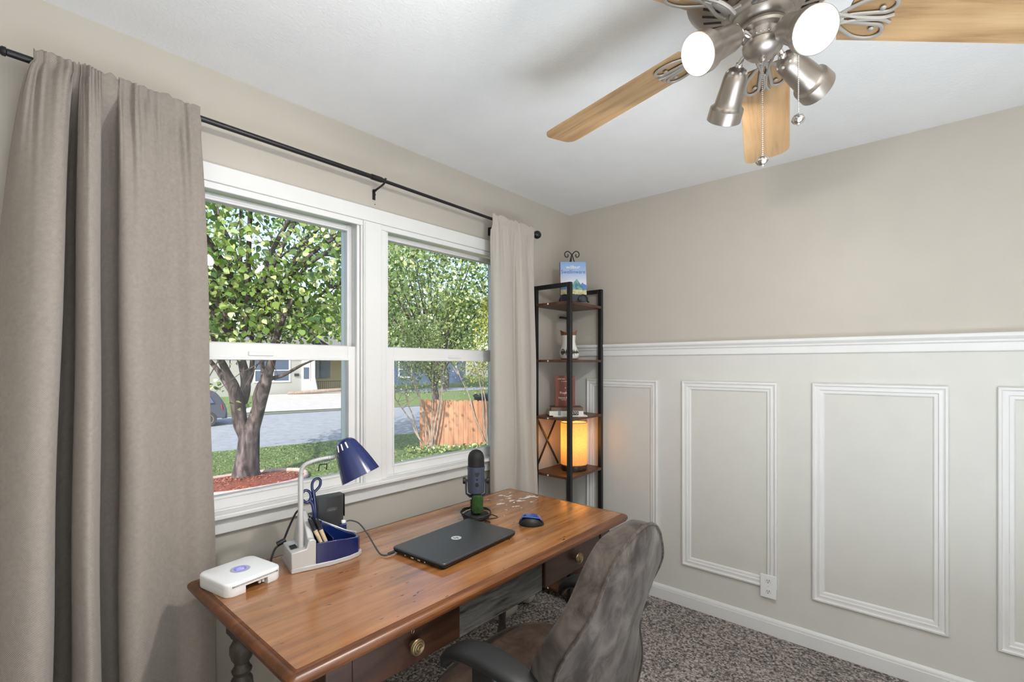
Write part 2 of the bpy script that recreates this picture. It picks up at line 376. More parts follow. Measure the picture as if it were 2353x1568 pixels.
# ================================================================== ROOM
XL, YB, H = -3.15, -3.30, 2.44
W1 = (-2.47, -1.622); W2 = (-1.49, -.645); WZ = (.872, 2.045)
b = MB(); b.box(XL-.15, W1[0], 0, .16, 0, H); b.box(W2[1], .15, 0, .16, 0, H)
b.box(W1[0], W2[1], 0, .16, 0, WZ[0]); b.box(W1[0], W2[1], 0, .16, WZ[1], H); b.box(W1[1], W2[0], 0, .16, WZ[0], WZ[1])
b.mi = 1
for x, z in ((-1.5435,2.197),(-1.544,2.176),(-1.548,2.154),(-1.547,2.131)):     # old screw holes
    b.lathe((x, -.0004, z), [(.0001,0),(.0026,.0001),(.0026,.0006)], (0,-1,0), 8)
struct(b.build('wall_back', [M['wallbk'], M['dark']], smooth=None), 'beige wall with the double window', 'wall')
b = MB(); b.box(0, .15, YB-.15, .0, 1.50, H); b.mi = 1; b.box(0, .15, YB-.15, 0, 0, 1.50)
struct(b.build('wall_right', [M['wall'], M['wains']], smooth=None), 'beige wall over pale wainscot panelling', 'wall')
# the two walls behind the camera, one with a doorway
struct(MB().box(XL-.15, XL, YB-.15, 0, 0, H).build('wall_left', M['wall'], smooth=None), 'plain beige wall behind the camera', 'wall')
struct(MB().box(XL, 0, YB-.15, YB, 0, H).build('wall_front', M['wall'], smooth=None), 'plain beige wall facing the window', 'wall')
struct(MB().box(XL-.15, .15, YB-.15, .16, -.12, 0).build('floor', M['carpet'], smooth=None), 'grey brown speckled carpet floor', 'floor')
struct(MB().box(XL-.15, .15, YB-.15, .16, H, H+.15).build('ceiling', M['ceil'], smooth=None), 'white textured ceiling', 'ceiling')

# wainscot mouldings on the right wall (x = 0)
def frame_moulding(name, y0, y1, z0, z1, cut=None):
    st = [(0,.0005),(0,.013),(.003,.017),(.010,.018),(.015,.013),(.020,.0115),(.031,.0135),(.035,.0085),(.046,.0075),(.050,.004),(.052,.0005)]
    b = MB(); rings = []
    for o, t in st:
        rings.append([(-t, y1+o, z0+o), (-t, y0-o, z0+o), (-t, y0-o, z1-o), (-t, y1+o, z1-o)])
    b.loops(rings, True, (False, False))
    return struct(b.build(name, M['white'], smooth=25), 'white picture frame moulding on the wainscot', 'trim')
frame_moulding('trim_1', -.148, -.648, .245, 1.313)
frame_moulding('trim_2', -.796, -1.295, .243, 1.313)
frame_moulding('trim_3', -1.450, -1.951, .246, 1.315)
frame_moulding('trim_4', -2.098, -2.60, .246, 1.316)
# chair rail
prof = [(0,1.462),(-.010,1.464),(-.012,1.468),(-.012,1.497),(-.014,1.500),(-.020,1.503),(-.021,1.511),(-.030,1.518),(-.034,1.524),(-.034,1.533),(-.031,1.538),(0,1.538)]
b = MB(); b.loops([[(x-.0005, y, z) for x, z in prof] for y in (YB+.001, -.001)])
struct(b.build('trim_5', M['white'], smooth=25), 'white chair rail along the right wall', 'trim')
prof = [(0,.001),(-.013,.001),(-.013,.062),(-.011,.066),(-.011,.072),(-.008,.080),(-.003,.086),(0,.087)]
b = MB(); b.loops([[(x-.0005, y, z) for x, z in prof] for y in (YB+.001, -.001)])
struct(b.build('baseboard_right', M['white'], smooth=25), 'white baseboard under the wainscot', 'baseboard')
b = MB(); b.loops([[(y, x-.0005, z) for x, z in prof] for y in (XL+.001, -.015)])
struct(b.build('baseboard_back', M['white'], smooth=25), 'white baseboard under the window', 'baseboard')

# window casing
b = MB(); b.box(-2.53, -.535, -.016, -.0005, 2.045, 2.108); b.box(-2.53, -.535, -.010, -.0005, 2.020, 2.045)
struct(b.build('trim_6', M['white'], bevel=.003), 'white head casing over both windows', 'trim')
b = MB(); b.box(W1[1], W2[0], -.008, -.0005, .885, 2.020); b.box(-1.614, -1.522, -.018, -.008, .885, 2.043)
b.box(-1.609, -1.603, -.022, -.018, .885, 2.035)
struct(b.build('trim_7', M['white'], bevel=.003), 'white mullion casing between the windows', 'trim')
b = MB(); b.box(-2.53, W1[0], -.016, -.0005, .885, 2.045); b.box(W2[1], -.535, -.016, -.0005, .885, 2.045)
struct(b.build('trim_8', M['white'], bevel=.003), 'white side casings of the windows', 'trim')
b = MB(); b.box(-2.44, -.515, -.050, .10, .870, .887)
b.box(-2.53, -.535, -.020, -.0005, .812, .870)
struct(b.build('trim_9', M['white'], bevel=.004), 'white window stool and apron', 'trim')

def window(name, x0, x1, gx_u, gx_l, label):
    e = thing(name, label, 'window', ((x0+x1)/2, .05, .9), kind='structure')
    def ring(b, ox0, ox1, oz0, oz1, ix0, ix1, iz0, iz1, y0, y1):
        b.box(ox0, ix0, y0, y1, oz0, oz1); b.box(ix1, ox1, y0, y1, oz0, oz1)
        b.box(ix0, ix1, y0, y1, oz0, iz0); b.box(ix0, ix1, y0, y1, iz1, oz1)
    # jamb liner
    b = MB(); ring(b, x0+.0005, x1-.0005, .8875, 2.0445, x0+.004, x1-.004, .890, 2.040, .001, .15)
    ring(b, x0+.004, x1-.004, .890, 2.040, x0+.014, x1-.014, .892, 2.026, .001, .014)
    b.build('window_jamb', M['vinyl'], e, bevel=.002)
    # upper sash (outer track)
    u0, u1 = gx_u; b = MB(); ring(b, x0+.004, x1-.004, 1.455, 2.026, u0, u1, 1.491, 2.000, .056, .092)
    s = b.build('upper_sash', M['vinyl'], e, bevel=.003)
    b = MB(); ring(b, u0-.010, u1+.010, 1.481, 2.010, u0, u1, 1.491, 2.0, .052, .060); b.build('glazing_bead', M['vinyl'], s, bevel=.002)
    MB().box(u0-.003, u1+.003, .073, .076, 1.488, 2.003).build('glass_pane', M['glass'], s, smooth=None)
    l0, l1 = gx_l; b = MB(); ring(b, x0+.006, x1-.006, .890, 1.487, l0, l1, .9375, 1.425, .016, .052)
    s = b.build('lower_sash', M['vinyl'], e, bevel=.003)
    b = MB(); ring(b, l0-.010, l1+.010, .9275, 1.435, l0, l1, .9375, 1.425, .012, .018); b.build('glazing_bead', M['vinyl'], s, bevel=.002)
    MB().box(l0-.003, l1+.003, .033, .036, .934, 1.428).build('glass_pane', M['glass'], s, smooth=None)
    # finger lift and pull tab
    b = MB(); b.box((x0+x1)/2-.03, (x0+x1)/2+.06, .010, .017, 1.441, 1.456); b.build('sash_lock', M['vinyl'], s, bevel=.002)
    MB().add([(x0+.02,.118,.90),(x1-.02,.118,.90),(x1-.02,.118,1.47),(x0+.02,.118,1.47)], [(0,1,2,3)]).build('insect_screen', M['screen'], e, smooth=None, fix=False)
    tx = l1 - .085 if name == 'window_1' else l0 + .03
    b = MB(); b.tube([(tx,.112,.945),(tx,.106,.972),(tx+.035,.106,.972),(tx+.035,.112,.945)], .0028, 6); b.build('screen_tab', M['black'], e)
    return e
window('window_1', W1[0], W1[1], (-2.44, -1.653), (-2.425, -1.669), 'white double hung window beside the left curtain')
window('window_2', W2[0], W2[1], (-1.462, -.675), (-1.433, -.70), 'white double hung window beside the right curtain')

# ------------------------------------------------------------------ outlet
e = thing('power_outlet', 'white duplex power outlet cutting the corner of a wainscot frame', 'outlet', (-.0, -1.256, .255))
b = MB(); b.box(-.0245, -.019, -1.294, -1.218, .196, .316); b.build('cover_plate', M['whitep'], e, bevel=.003)
for z in (.284, .230):
    b = MB(); R = [[(-t, -1.256 + math.cos(a)*.0165*s, z + max(-.0125, min(.0125, math.sin(a)*.0165))*s) for a in [2*PI*k/24 for k in range(24)]] for t, s in ((.0245,1),(.0258,.97),(.0258,.9))]
    b.loops(R); r = b.build('receptacle', M['white'], e)
    b = MB(); b.box(-.0262,-.0257,-1.2525,-1.2505,z-.001,z+.0065); b.box(-.0262,-.0257,-1.2625,-1.2605,z-.001,z+.008)
    b.lathe((-.0257,-1.256,z-.007),[(.0022,0),(.0022,.0005)],(-1,0,0),10); b.build('slots', M['dark'], r)
b = MB(); b.lathe((-.0245,-1.256,.257),[(.0025,0),(.0025,.0008)],(-1,0,0),10); b.build('screw', M['silver'], e)

# ------------------------------------------------------------------ curtain rod
RY, RZ = -.09, 2.212
e = thing('curtain_rod', 'black curtain rod with ball ends above the window', 'curtain rod', (-1.55, RY, RZ))
b = MB(); b.tube([(-2.70,RY,2.218),(-1.56,RY,RZ)], .0095, 14); b.build('outer_rod', M['black'], e)
b = MB(); b.tube([(-1.60,RY,RZ),(-.515,RY,2.196)], .0075, 14); b.build('inner_rod', M['black'], e)
b = MB(); b.lathe((-1.572,RY,RZ),[(.0095,-.05),(.0118,-.05),(.0118,-.004),(.0118,0),(.0095,0)],(1,0,-.01),16); b.build('collar', M['black'], e)
for x, s, z in ((-.516, 1, 2.196), (-2.70, -1, 2.218)):
    b = MB(); b.lathe((x,RY,z),[(.006,0),(.012,.002),(.012,.009),(.008,.014),(.010,.018),(.020,.026),(.0245,.038),(.0245,.046),(.019,.058),(.008,.066),(.001,.067)],(s,0,0),20)
    b.build('finial', M['black'], e)
for x, z in ((-1.553, 2.212), (-.805, 2.201), (-2.60, 2.217)):
    b = MB(); b.tube([(x,RY-.006,z+.012),(x,RY+.008,z-.008),(x,RY+.03,z-.014),(x,-.012,z-.022)], .0045, 8)
    b.box(x-.007, x+.007, -.0035, -.0008, z-.062, z-.018); b.box(x-.007,x+.007,-.014,-.0008,z-.024,z-.018)
    b.lathe((x,-.0035,z-.035),[(.003,0),(.003,.0015)],(0,-1,0),8); b.lathe((x,-.0035,z-.053),[(.003,0),(.003,.0015)],(0,-1,0),8)
    br = b.build('bracket', M['black'], e)

# ------------------------------------------------------------------ curtains
def curtain(name, label, mat, top, bot, ztop, zbot, ease, seed, ruff=.006):
    rng = np.random.default_rng(seed)
    T = np.array(cr(top, 14)); B = np.array(cr(bot, 14)); n = len(T)
    arc = np.concatenate([[0], np.cumsum(np.linalg.norm(np.diff((T+B)/2, axis=0), axis=1))])
    zs = [ztop+.030, ztop+.026, ztop+.018, ztop+.010, ztop, ztop-.010, ztop-.022, ztop-.035] + list(np.linspace(ztop-.06, zbot, 54))
    k = np.arange(n); ph = rng.uniform(0, 6.28, 6); rows = []; uvs = []
    nz = sum(np.sin(k*f + p) for f, p in zip((.43,.61,.97,1.31,.29,.19), ph))/2.4
    nz2 = np.sin(k*.17+ph[2]) + .7*np.sin(k*.31+ph[4])
    for z in zs:
        q = max(0, min(1, (ztop - z)/(ztop - zbot))); t = q**ease
        P = T*(1-t) + B*t
        w = math.exp(-max(0, ztop - z)/.13)
        pinch = math.exp(-((z-ztop)/.012)**2)
        yy = P[:,1].copy()
        yy = yy*(1-.55*w) + (-.095)*(.55*w) + nz*ruff*(w*1.2) + nz2*.0075*w*(1-w)*3
        yy -= .012*pinch*0
        edge = np.minimum(1, np.minimum(k, n-1-k)/12)
        zz = z + (np.convolve(nz, np.ones(5)/5, 'same')*.007*edge if z > ztop+.012 else 0) + .0*k
        if z > ztop - .03: yy = np.minimum(yy, -.1045)
        elif z > ztop - .12: yy = np.minimum(yy, -.1045 + (ztop-.03-z)*.5)
        # large soft undulation along the drop
        yy = yy + .006*np.sin(z*5.2 + k*.06 + ph[0])*t
        xx = P[:,0] + .003*np.sin(z*7 + ph[1] + k*.03)*t
        zl = zz if hasattr(zz, '__len__') else np.full(n, zz)
        rows.append([(float(xx[i]), float(yy[i]), float(zl[i])) for i in range(n)])
        uvs.append([(float(arc[i]), float(z)) for i in range(n)])
    b = MB(); b.grid(rows); o = b.build(name, mat, smooth=180, fix=False)
    me = o.data; uvl = me.uv_layers.new(name='UVMap'); flat = [u for r in uvs for u in r]
    for l in me.loops: uvl.data[l.index].uv = flat[l.vertex_index]
    md = o.modifiers.new('thick', 'SOLIDIFY'); md.thickness = .0022; md.offset = 0
    return tag(o, label, 'curtain')
Lt = [(-2.652,-.088),(-2.646,-.10),(-2.621,-.12),(-2.575,-.125),(-2.566,-.055),(-2.556,-.055),(-2.557,-.12),(-2.54,-.14),(-2.517,-.12),(-2.511,-.062),(-2.475,-.062),(-2.473,-.115),(-2.439,-.12),(-2.4,-.11),(-2.354,-.10),(-2.309,-.105),(-2.266,-.095)]
Lb = [(-2.806,-.06),(-2.765,-.24),(-2.69,-.345),(-2.648,-.30),(-2.620,-.069),(-2.574,-.068),(-2.597,-.25),(-2.570,-.325),(-2.540,-.25),(-2.506,-.069),(-2.462,-.068),(-2.484,-.19),(-2.448,-.235),(-2.387,-.185),(-2.318,-.12),(-2.267,-.13),(-2.211,-.10)]
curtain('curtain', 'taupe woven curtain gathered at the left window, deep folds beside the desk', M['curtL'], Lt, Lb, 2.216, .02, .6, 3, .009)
Rt = [(-.884,-.088),(-.863,-.105),(-.809,-.11),(-.736,-.10),(-.690,-.08),(-.683,-.10),(-.656,-.112),(-.604,-.10),(-.565,-.082),(-.524,-.092)]
Rb = [(-.845,-.05),(-.865,-.11),(-.82,-.135),(-.715,-.125),(-.64,-.06),(-.622,-.10),(-.595,-.135),(-.52,-.115),(-.46,-.06),(-.432,-.075)]
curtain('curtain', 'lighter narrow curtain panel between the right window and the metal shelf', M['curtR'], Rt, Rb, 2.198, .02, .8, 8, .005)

# ------------------------------------------------------------------ ceiling fan
HUB = V(-1.543, -1.599, 2.225); NZ = V(.033, -.018, 1).normalized()
PHI, R_T, DROOP = math.radians(12.36), .655, .104
fan = thing('ceiling_fan', 'brushed nickel ceiling fan with oak blades and four spotlights', 'ceiling fan', (HUB.x, HUB.y, 2.44))
hx = (HUB.x, HUB.y, 0)
b = MB(); b.lathe(hx, [(.001,2.438),(.075,2.438),(.082,2.41),(.10,2.385),(.148,2.375),(.168,2.352),(.172,2.315),(.168,2.285),(.150,2.268),(.138,2.262),(.088,2.246),(.078,2.244),(.001,2.243)], seg=48)
mot = b.build('motor_housing', M['nickel'], fan, smooth=30)
b = MB()
for k in range(30):                                                    # vent slots of the motor's lower cover
    a = 2*PI*k/30; d = V(math.cos(a), math.sin(a), 0); tn = V(-d.y, d.x, 0)
    p0 = V(hx) + d*.092 + V(0,0,2.2468); p1 = V(hx) + d*.132 + V(0,0,2.2598)
    b.tube([p0, p1], .0042, 8, flat=.25, up=(0,0,1))
b.build('vent_slots', M['dark'], mot)
b = MB(); b.lathe(hx, [(.001,2.243),(.070,2.243),(.072,2.238),(.069,2.233),(.066,2.226),(.066,2.216),(.060,2.208),(.050,2.202),(.044,2.200),(.001,2.199)], seg=40)
sw = b.build('switch_housing', M['nickel'], fan, smooth=30)
cdir = V(-2.781-HUB.x, -1.899-HUB.y, 0).normalized(); ctan = V(-cdir.y, cdir.x, 0)
pl_o = V(HUB.x, HUB.y, 0) + cdir*.0665 + V(0,0,2.2225) - ctan*.000
b = MB(); R = []
for t, s in ((0,1),(.0015,1),(.0018,.9)):
    R.append([V(HUB.x,HUB.y,2.2215) + (cdir*math.cos(.36*math.cos(a)*s) + ctan*math.sin(.36*math.cos(a)*s))*(.0662+t) + V(0,0,.0075*s*math.sin(a)) for a in [2*PI*k/24 for k in range(24)]])
b.loops(R); pl = b.build('name_plate', pm('dark_plate', (.16,.15,.14), .35, metal=.7), sw)
b = MB()                                                              # two lines of worn, illegible raised script
for z0_, a0_, a1_, fr_ in ((2.2246,-.17,.06,30),(2.2190,-.26,.26,34)):
    b.tube([V(HUB.x,HUB.y,z0_ + .0013*math.sin(fr_*q_*.62) + .0006*math.sin(q_*2.3)) + (cdir*math.cos(a0_+(a1_-a0_)*q_/40) + ctan*math.sin(a0_+(a1_-a0_)*q_/40))*.0682 for q_ in range(41)], .00032, 5)
b.build('plate_lettering', M['nickel2'], pl)
b = MB(); b.lathe(hx, [(.001,2.200),(.045,2.200),(.0535,2.196),(.055,2.190),(.052,2.185),(.041,2.181),(.040,2.170),(.040,2.162),(.043,2.160),(.0445,2.156),(.044,2.150),(.040,2.142),(.032,2.134),(.020,2.128),(.009,2.126),(.008,2.121),(.005,2.117),(.001,2.116)], seg=40)
fit = b.build('light_fitter', M['nickel'], fan, smooth=25)
b = MB()
for k in range(4):
    a = math.radians(13.4+180+12*(k-1.5)); b.sphere((HUB.x+.0405*math.cos(a), HUB.y+.0405*math.sin(a), 2.166), .0022, 8, 6)
b.build('screws', M['nickel2'], fit)
# blades
pit = {0:.19, 1:.161, -1:.209, 2:.19, -2:.19}; dA = {1:math.radians(-1.8), -1:math.radians(-.46), 0:0, 2:0, -2:0}
def bframe(k):
    a = PHI + math.radians(72)*k + dA[k]; o = V(math.cos(a), math.sin(a), 0); o = (o - NZ*o.dot(NZ)).normalized(); t = NZ.cross(o)
    p = pit[k]; side = t*math.cos(p) - NZ*math.sin(p); rad = (o - NZ*DROOP).normalized(); nrm = rad.cross(side)
    return HUB, o - NZ*DROOP, side, nrm
for k in (0, 1, -1, 2, -2):
    O, rd, sd, nr = bframe(k)
    w = lambda r: .0605 + (.071-.0605)*(r-.17)/(R_T-.17)
    pts = []
    rs = [.175,.18,.20,.30,.40,.50,.58,.61]
    edge = [(r, w(r) if r > .179 else w(r)-.012) for r in rs]
    tip = [(R_T-.03+.03*math.sin(a), w(.62)-.035+.035*math.cos(a)) for a in [PI/2*i/6 for i in range(1,7)]]
    half = edge + tip
    poly = half + [(r, -y) for r, y in reversed(half)]
    b = MB(); th = .0055
    up_ = [O + rd*r + sd*y + nr*th/2 for r, y in poly]; dn = [O + rd*r + sd*y - nr*th/2 for r, y in poly]
    b.loops([dn, up_]); bl = b.build('blade', M['blade'], fan, smooth=None)
    uvl = bl.data.uv_layers.new(name='UVMap')
    for l in bl.data.loops: uvl.data[l.index].uv = (poly[l.vertex_index % len(poly)][0] + k*.83, poly[l.vertex_index % len(poly)][1])
    # scrolled blade bracket under the blade
    b = MB(); q = lambda r, y, h=0: O + rd*r + sd*y - nr*(.0075+h)
    hp = lambda P: [q(*p) for p in P]
    for s in (1, -1):
        loop = cr([(.155,.006*s,.002),(.180,.030*s),(.212,.048*s),(.246,.050*s),(.262,.036*s),(.254,.018*s),(.228,.014*s),(.19,.010*s)], 6, True)
        b.loop_tube(hp(loop), .0046, 8, up=tuple(nr), flat=.6)
        b.tube(hp(cr([(.105,.014*s,.016),(.13,.018*s,.010),(.16,.012*s,.002),(.20,.004*s),(.245,.002*s),(.268,.010*s)], 6)), .0042, 8)
    b.tube([O + rd*.085 - nr*.018 + NZ*.02, O+rd*.11 - nr*.016, O + rd*.16 - nr*.009], [.013,.012,.006], 10, flat=.45, up=tuple(nr))
    for (r, y) in ((.20,0),(.238,.026),(.238,-.026)): b.lathe(q(r,y,.0), [(.006,0),(.006,.002),(.003,.0035),(.001,.0036)], tuple(-nr), 10)
    b.build('blade_bracket', M['bracket'], bl)
# spot heads
spots = [((-1.609,-1.558,2.162), (-1.712,-1.509,2.091), 148), ((-1.578,-1.654,2.153), (-1.671,-1.725,2.068), -122),
         ((-1.482,-1.527,2.159), (-1.413,-1.470,2.073), 50), ((-1.476,-1.629,2.147), (-1.358,-1.680,2.105), -24)]
for (p, q, az) in spots:
    p, q = V(p), V(q); ax = (q-p).normalized(); L = (q-p).length
    prof_o = [(.001,-.004),(.012,-.003),(.021,.002),(.027,.010),(.0298,.022),(.0312,.045),(.0335,.070),(.0345,L-.040),(.0365,L-.036),(.0425,L-.031),(.0435,L-.026),(.0440,L),(.0425,L+.001)]
    prof_i = [(.0415,L-.002),(.0405,L-.026),(.033,L-.036),(.030,.045),(.022,.02)]
    b = MB(); b.lathe(p, prof_o, ax, 32, (True, False)); o = b.build('spot_head', M['nickel'], fan, smooth=30)
    b = MB(); b.lathe(p, [(.0425,L+.001)] + prof_i, ax, 32, (False, True)); b.build('reflector', M['canin'], o, smooth=30)
    b = MB(); b.lathe(p, [(.001,.03),(.013,.032),(.016,.05),(.030,L-.030),(.033,L-.018),(.031,L-.010),(.020,L-.005),(.001,L-.004)], ax, 24); b.build('bulb', M['bulb'], o, smooth=50)
    b = MB()
    uu = ax.cross(V(0,0,1)).normalized(); ww = ax.cross(uu)
    for i in range(8):
        a = 2*PI*i/8; c = p + (uu*math.cos(a) + ww*math.sin(a))*.0238 + ax*.0055; nn = ((uu*math.cos(a) + ww*math.sin(a))*.75 - ax*.66).normalized()
        b.lathe(c, [(.0032,-.001),(.0032,.0012)], tuple(nn), 8)
    b.build('vent_holes', pm('lit_vent', (1,.93,.8), .5, emit=1.2) if az > 0 and False else M['canin'], o)
    h = V(HUB.x + .038*math.cos(math.radians(az)), HUB.y + .038*math.sin(math.radians(az)), 2.168)
    mid = p + ax*.012 - V(0,0,0); k = p - ax*.006
    b = MB(); b.tube(cr([h, h + (k-h)*.5 + V(0,0,.006), k], 5), .0075, 10); b.sphere(k, .010, 12, 8); b.build('swivel_arm', M['nickel2'], o)
# pull chains
def chain(p, z1, knobr):
    x, y, z = p; b = MB(); n = int((z - z1)/.0046)
    for i in range(n): b.sphere((x, y, z - (i+.5)*(z-z1)/n), .0019, 6, 4)
    o = b.build('pull_chain', M['nickel2'], fan)
    b = MB(); b.lathe((x, y, z1), [(.001,.004),(.003,.003),(.0035,0),(.010,-.002),(.0145,-.008),(.0150,-.012),(.011,-.018),(.0045,-.021),(.004,-.024),(.001,-.024)], (0,0,1), 20)
    b.build('pull_knob', M['nickel2'], o)
chain((HUB.x-.002, HUB.y, 2.118), 1.895, .014)
chain((-1.500, -1.664, 2.178), 1.988, .014)
# ================================================================== DESK
desk = thing('writing_desk', 'worn orange-brown wooden desk under the window with paint-scuffed top', 'desk', (-1.6, -.56, 0))
DX0, DX1, DY0, DY1 = -2.335, -.870, -.905, -.215
def rrect(x0, x1, y0, y1, r, z, n=5):
    out = []
    for cx, cy, a0 in ((x1-r,y0+r,-PI/2),(x1-r,y1-r,0),(x0+r,y1-r,PI/2),(x0+r,y0+r,PI)):
        out += [(cx+r*math.cos(a0+PI/2*i/n), cy+r*math.sin(a0+PI/2*i/n), z) for i in range(n+1)]
    return out
def ring(i, z, r=.012): return rrect(DX0+i, DX1-i, DY0+i, DY1-i, max(.003, r-i*.3), z)
b = MB(); b.loops([ring(.024,.735), ring(.024,.7602)])
top = b.build('tabletop', M['desk'], desk, smooth=None)
b = MB(); b.loops([ring(.05,.7275), ring(.012,.7275), ring(.006,.730), ring(.004,.734), ring(.006,.7365), ring(.001,.7385), ring(0,.7425), ring(0,.7485), ring(.003,.7535), ring(.008,.757), ring(.014,.7585), ring(.017,.7575), ring(.019,.7588), ring(.0235,.7600), ring(.0238,.740)], True, (True, False))
b.build('moulded_edge', M['deskedge'], top, smooth=30)
LX = (-2.205, -1.005); LY = (-.835, -.285)
for x in LX:
    for y in LY:
        b = MB(); b.box(x-.034, x+.034, y-.034, y+.034, .575, .7265)
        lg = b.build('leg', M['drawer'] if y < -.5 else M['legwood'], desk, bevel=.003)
        prof = [(.012,0),(.020,.003),(.021,.03),(.016,.05),(.023,.07),(.026,.085),(.020,.10),(.018,.13),(.023,.25),(.030,.36),(.033,.41),(.030,.435),(.021,.448),(.027,.456),(.029,.464),(.022,.474),(.020,.485),(.029,.500),(.0345,.520),(.034,.538),(.026,.553),(.021,.560),(.028,.566),(.032,.572),(.030,.576),(.026,.5765)]
        b = MB(); b.lathe((x, y, 0), prof, seg=24); b.build('turned_shaft', M['legwood'], lg, smooth=40)
zt = .7265
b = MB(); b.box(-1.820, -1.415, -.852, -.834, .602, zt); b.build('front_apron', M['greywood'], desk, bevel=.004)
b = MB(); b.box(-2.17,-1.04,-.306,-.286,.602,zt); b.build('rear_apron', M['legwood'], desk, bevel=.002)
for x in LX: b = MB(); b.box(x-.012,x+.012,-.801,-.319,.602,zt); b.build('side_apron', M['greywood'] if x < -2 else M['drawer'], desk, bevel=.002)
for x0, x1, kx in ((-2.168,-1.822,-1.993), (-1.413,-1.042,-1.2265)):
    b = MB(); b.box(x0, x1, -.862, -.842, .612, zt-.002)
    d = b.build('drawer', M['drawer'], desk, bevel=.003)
    b = MB(); b.box(x0+.01, x1-.01, -.842, -.42, .620, .71); b.build('drawer_box', M['legwood'], d)
    b = MB(); b.lathe((kx, -.862, .668), [(.010,0),(.009,.008),(.012,.012),(.019,.015),(.0205,.020),(.018,.025),(.010,.0285),(.001,.029)], (0,-1,0), 24)
    for rr, dd in ((.0175,.0255),(.0118,.0285),(.006,.0300)):
        b.loop_tube([(kx + rr*math.cos(a), -.862-dd, .668 + rr*math.sin(a)) for a in [2*PI*k/20 for k in range(20)]], .0025, 6, up=(0,1,0))
    b.build('knob', M['bronze'], d, smooth=40)
    b = MB(); b.loop_tube([(kx+.004*math.cos(a), -.8635, .703+.006*math.sin(a)) for a in [2*PI*k/12 for k in range(12)]], .0015, 6, up=(0,1,0)); b.build('keyhole_ring', M['bronze'], d)

# ================================================================== ROUTER
def rot2(cx, cy, a): ca, sa = math.cos(a), math.sin(a); return lambda x, y, z=0: (cx + ca*x - sa*y, cy + sa*x + ca*y, z)
DT = .7604
f = rot2(-2.231, -.345, math.radians(10))
rt = thing('wifi_router', 'white flat router with a violet lit logo on the desk corner', 'router', (-2.231,-.345,DT))
def rl(hx, hy, r, z): return [f(*p) for p in rrect(-hx,hx,-hy,hy,r,z,6)]
b = MB(); b.loops([rl(.0815,.0815,.024,.7808), rl(.0818,.0818,.024,.7835), rl(.0822,.0822,.025,.788), rl(.0822,.0822,.025,.794), rl(.0805,.0805,.024,.7975), rl(.076,.076,.021,.799)])
rb = b.build('lid', M['whitep'], rt, smooth=50)
rr_ = rrect(-.0815,.0815,-.0815,.0815,.024,0,6)
for sel, xi in ((lambda x: x < -.03, -.030), (lambda x: x > .036, .036)):
    P = [(x,y) for x,y,_ in rr_ if sel(x)]
    P = P + [(xi, P[-1][1]), (xi, -P[-1][1])] if sel(1) is False else P[:7] + P[7:] + [(xi, .0815), (xi, -.0815)]
    P = sorted(P, key=lambda p: math.atan2(p[1], p[0]-(xi + (.02 if xi > 0 else -.02))))
    b = MB(); b.loops([[f(x*s_,y*s_,z) for x,y in P] for z, s_ in ((DT+.0002,.985),(DT+.003,1),(.7812,1))]); b.build('foot', M['whitep'], rt, smooth=35)
b = MB(); b.loops([[f(x,y,z) for x,y in ((-.03,-.066),(.036,-.066),(.036,.066),(-.03,.066))] for z in (.774,.7806)]); b.build('port_bay', M['silver'], rt)
b = MB(); 
for x in (.018,.028): b.loops([[f(x+i,-.068+j,z) for i,j in ((-.003,-.003),(.003,-.003),(.003,.003),(-.003,.003))] for z in (.767,.7745)])
b.build('port_tab', M['whitep'], rt)
b = MB()
for i in range(46):
    x = -.066 + i*.132/45; b.loops([[f(x+i2,-.0826,z) for i2 in (-.0008,.0008)] + [f(x+i2,-.0800,z) for i2 in (.0008,-.0008)] for z in (.7862,.7902)])
b.build('vent_slots', pm('grey_slot', (.18,.18,.19), .6), rb)
def disc(b, cx, cy, r0, r1, z, h=.0004, ex=1.0):
    n = 40; A = [2*PI*k/n for k in range(n)]
    b.loops([[f(cx+r*math.cos(a)*ex, cy+r*math.sin(a), zz) for a in A] for r, zz in ((r1,z),(r1,z+h),(r0,z+h),(r0,z))], True, (False, False))
b = MB(); disc(b, 0, 0, .0001, .027, .7989, .0004); b.build('logo_ring', M['router_ring'], rb)
b = MB(); disc(b, 0, 0, .0125, .0165, .7992, .0009, 1.0)
for s in (1,-1): b.tube([f(s*x,s*y,.7998) for x,y in cr([(.0120,.0035),(.006,.0085),(-.003,.0085),(-.006,.005),(0,0)],5)], .0020, 6, flat=.4, up=(0,0,1)); b.build('lit_logo', M['led'], rb)

# ================================================================== DESK ORGANISER LAMP
A0 = V(-2.108, -.410, DT); az = math.radians(-12); E1 = V(math.cos(az), math.sin(az), 0); E2 = V(-math.sin(az), math.cos(az), 0)
g = lambda a, c, z: A0 + E1*a + E2*c + V(0,0,z)
lamp = thing('desk_lamp', 'blue and silver desk lamp whose base is a stationery organiser', 'lamp', tuple(g(.11,.07,0)))
# silver base plate: straight left, bowed front, pointed right end
plan = [(0,0),(.06,-.004),(.12,-.006),(.18,.002),(.215,.016),(.232,.036),(.226,.060),(.20,.090),(.16,.112),(.10,.124),(0,.124)]
b = MB(); b.loops([[g(a,c,z) for a,c in plan] for z in (.0003,.012,.0145)]); b.build('base_plate', M['silver'], lamp, smooth=30, bevel=.0015)
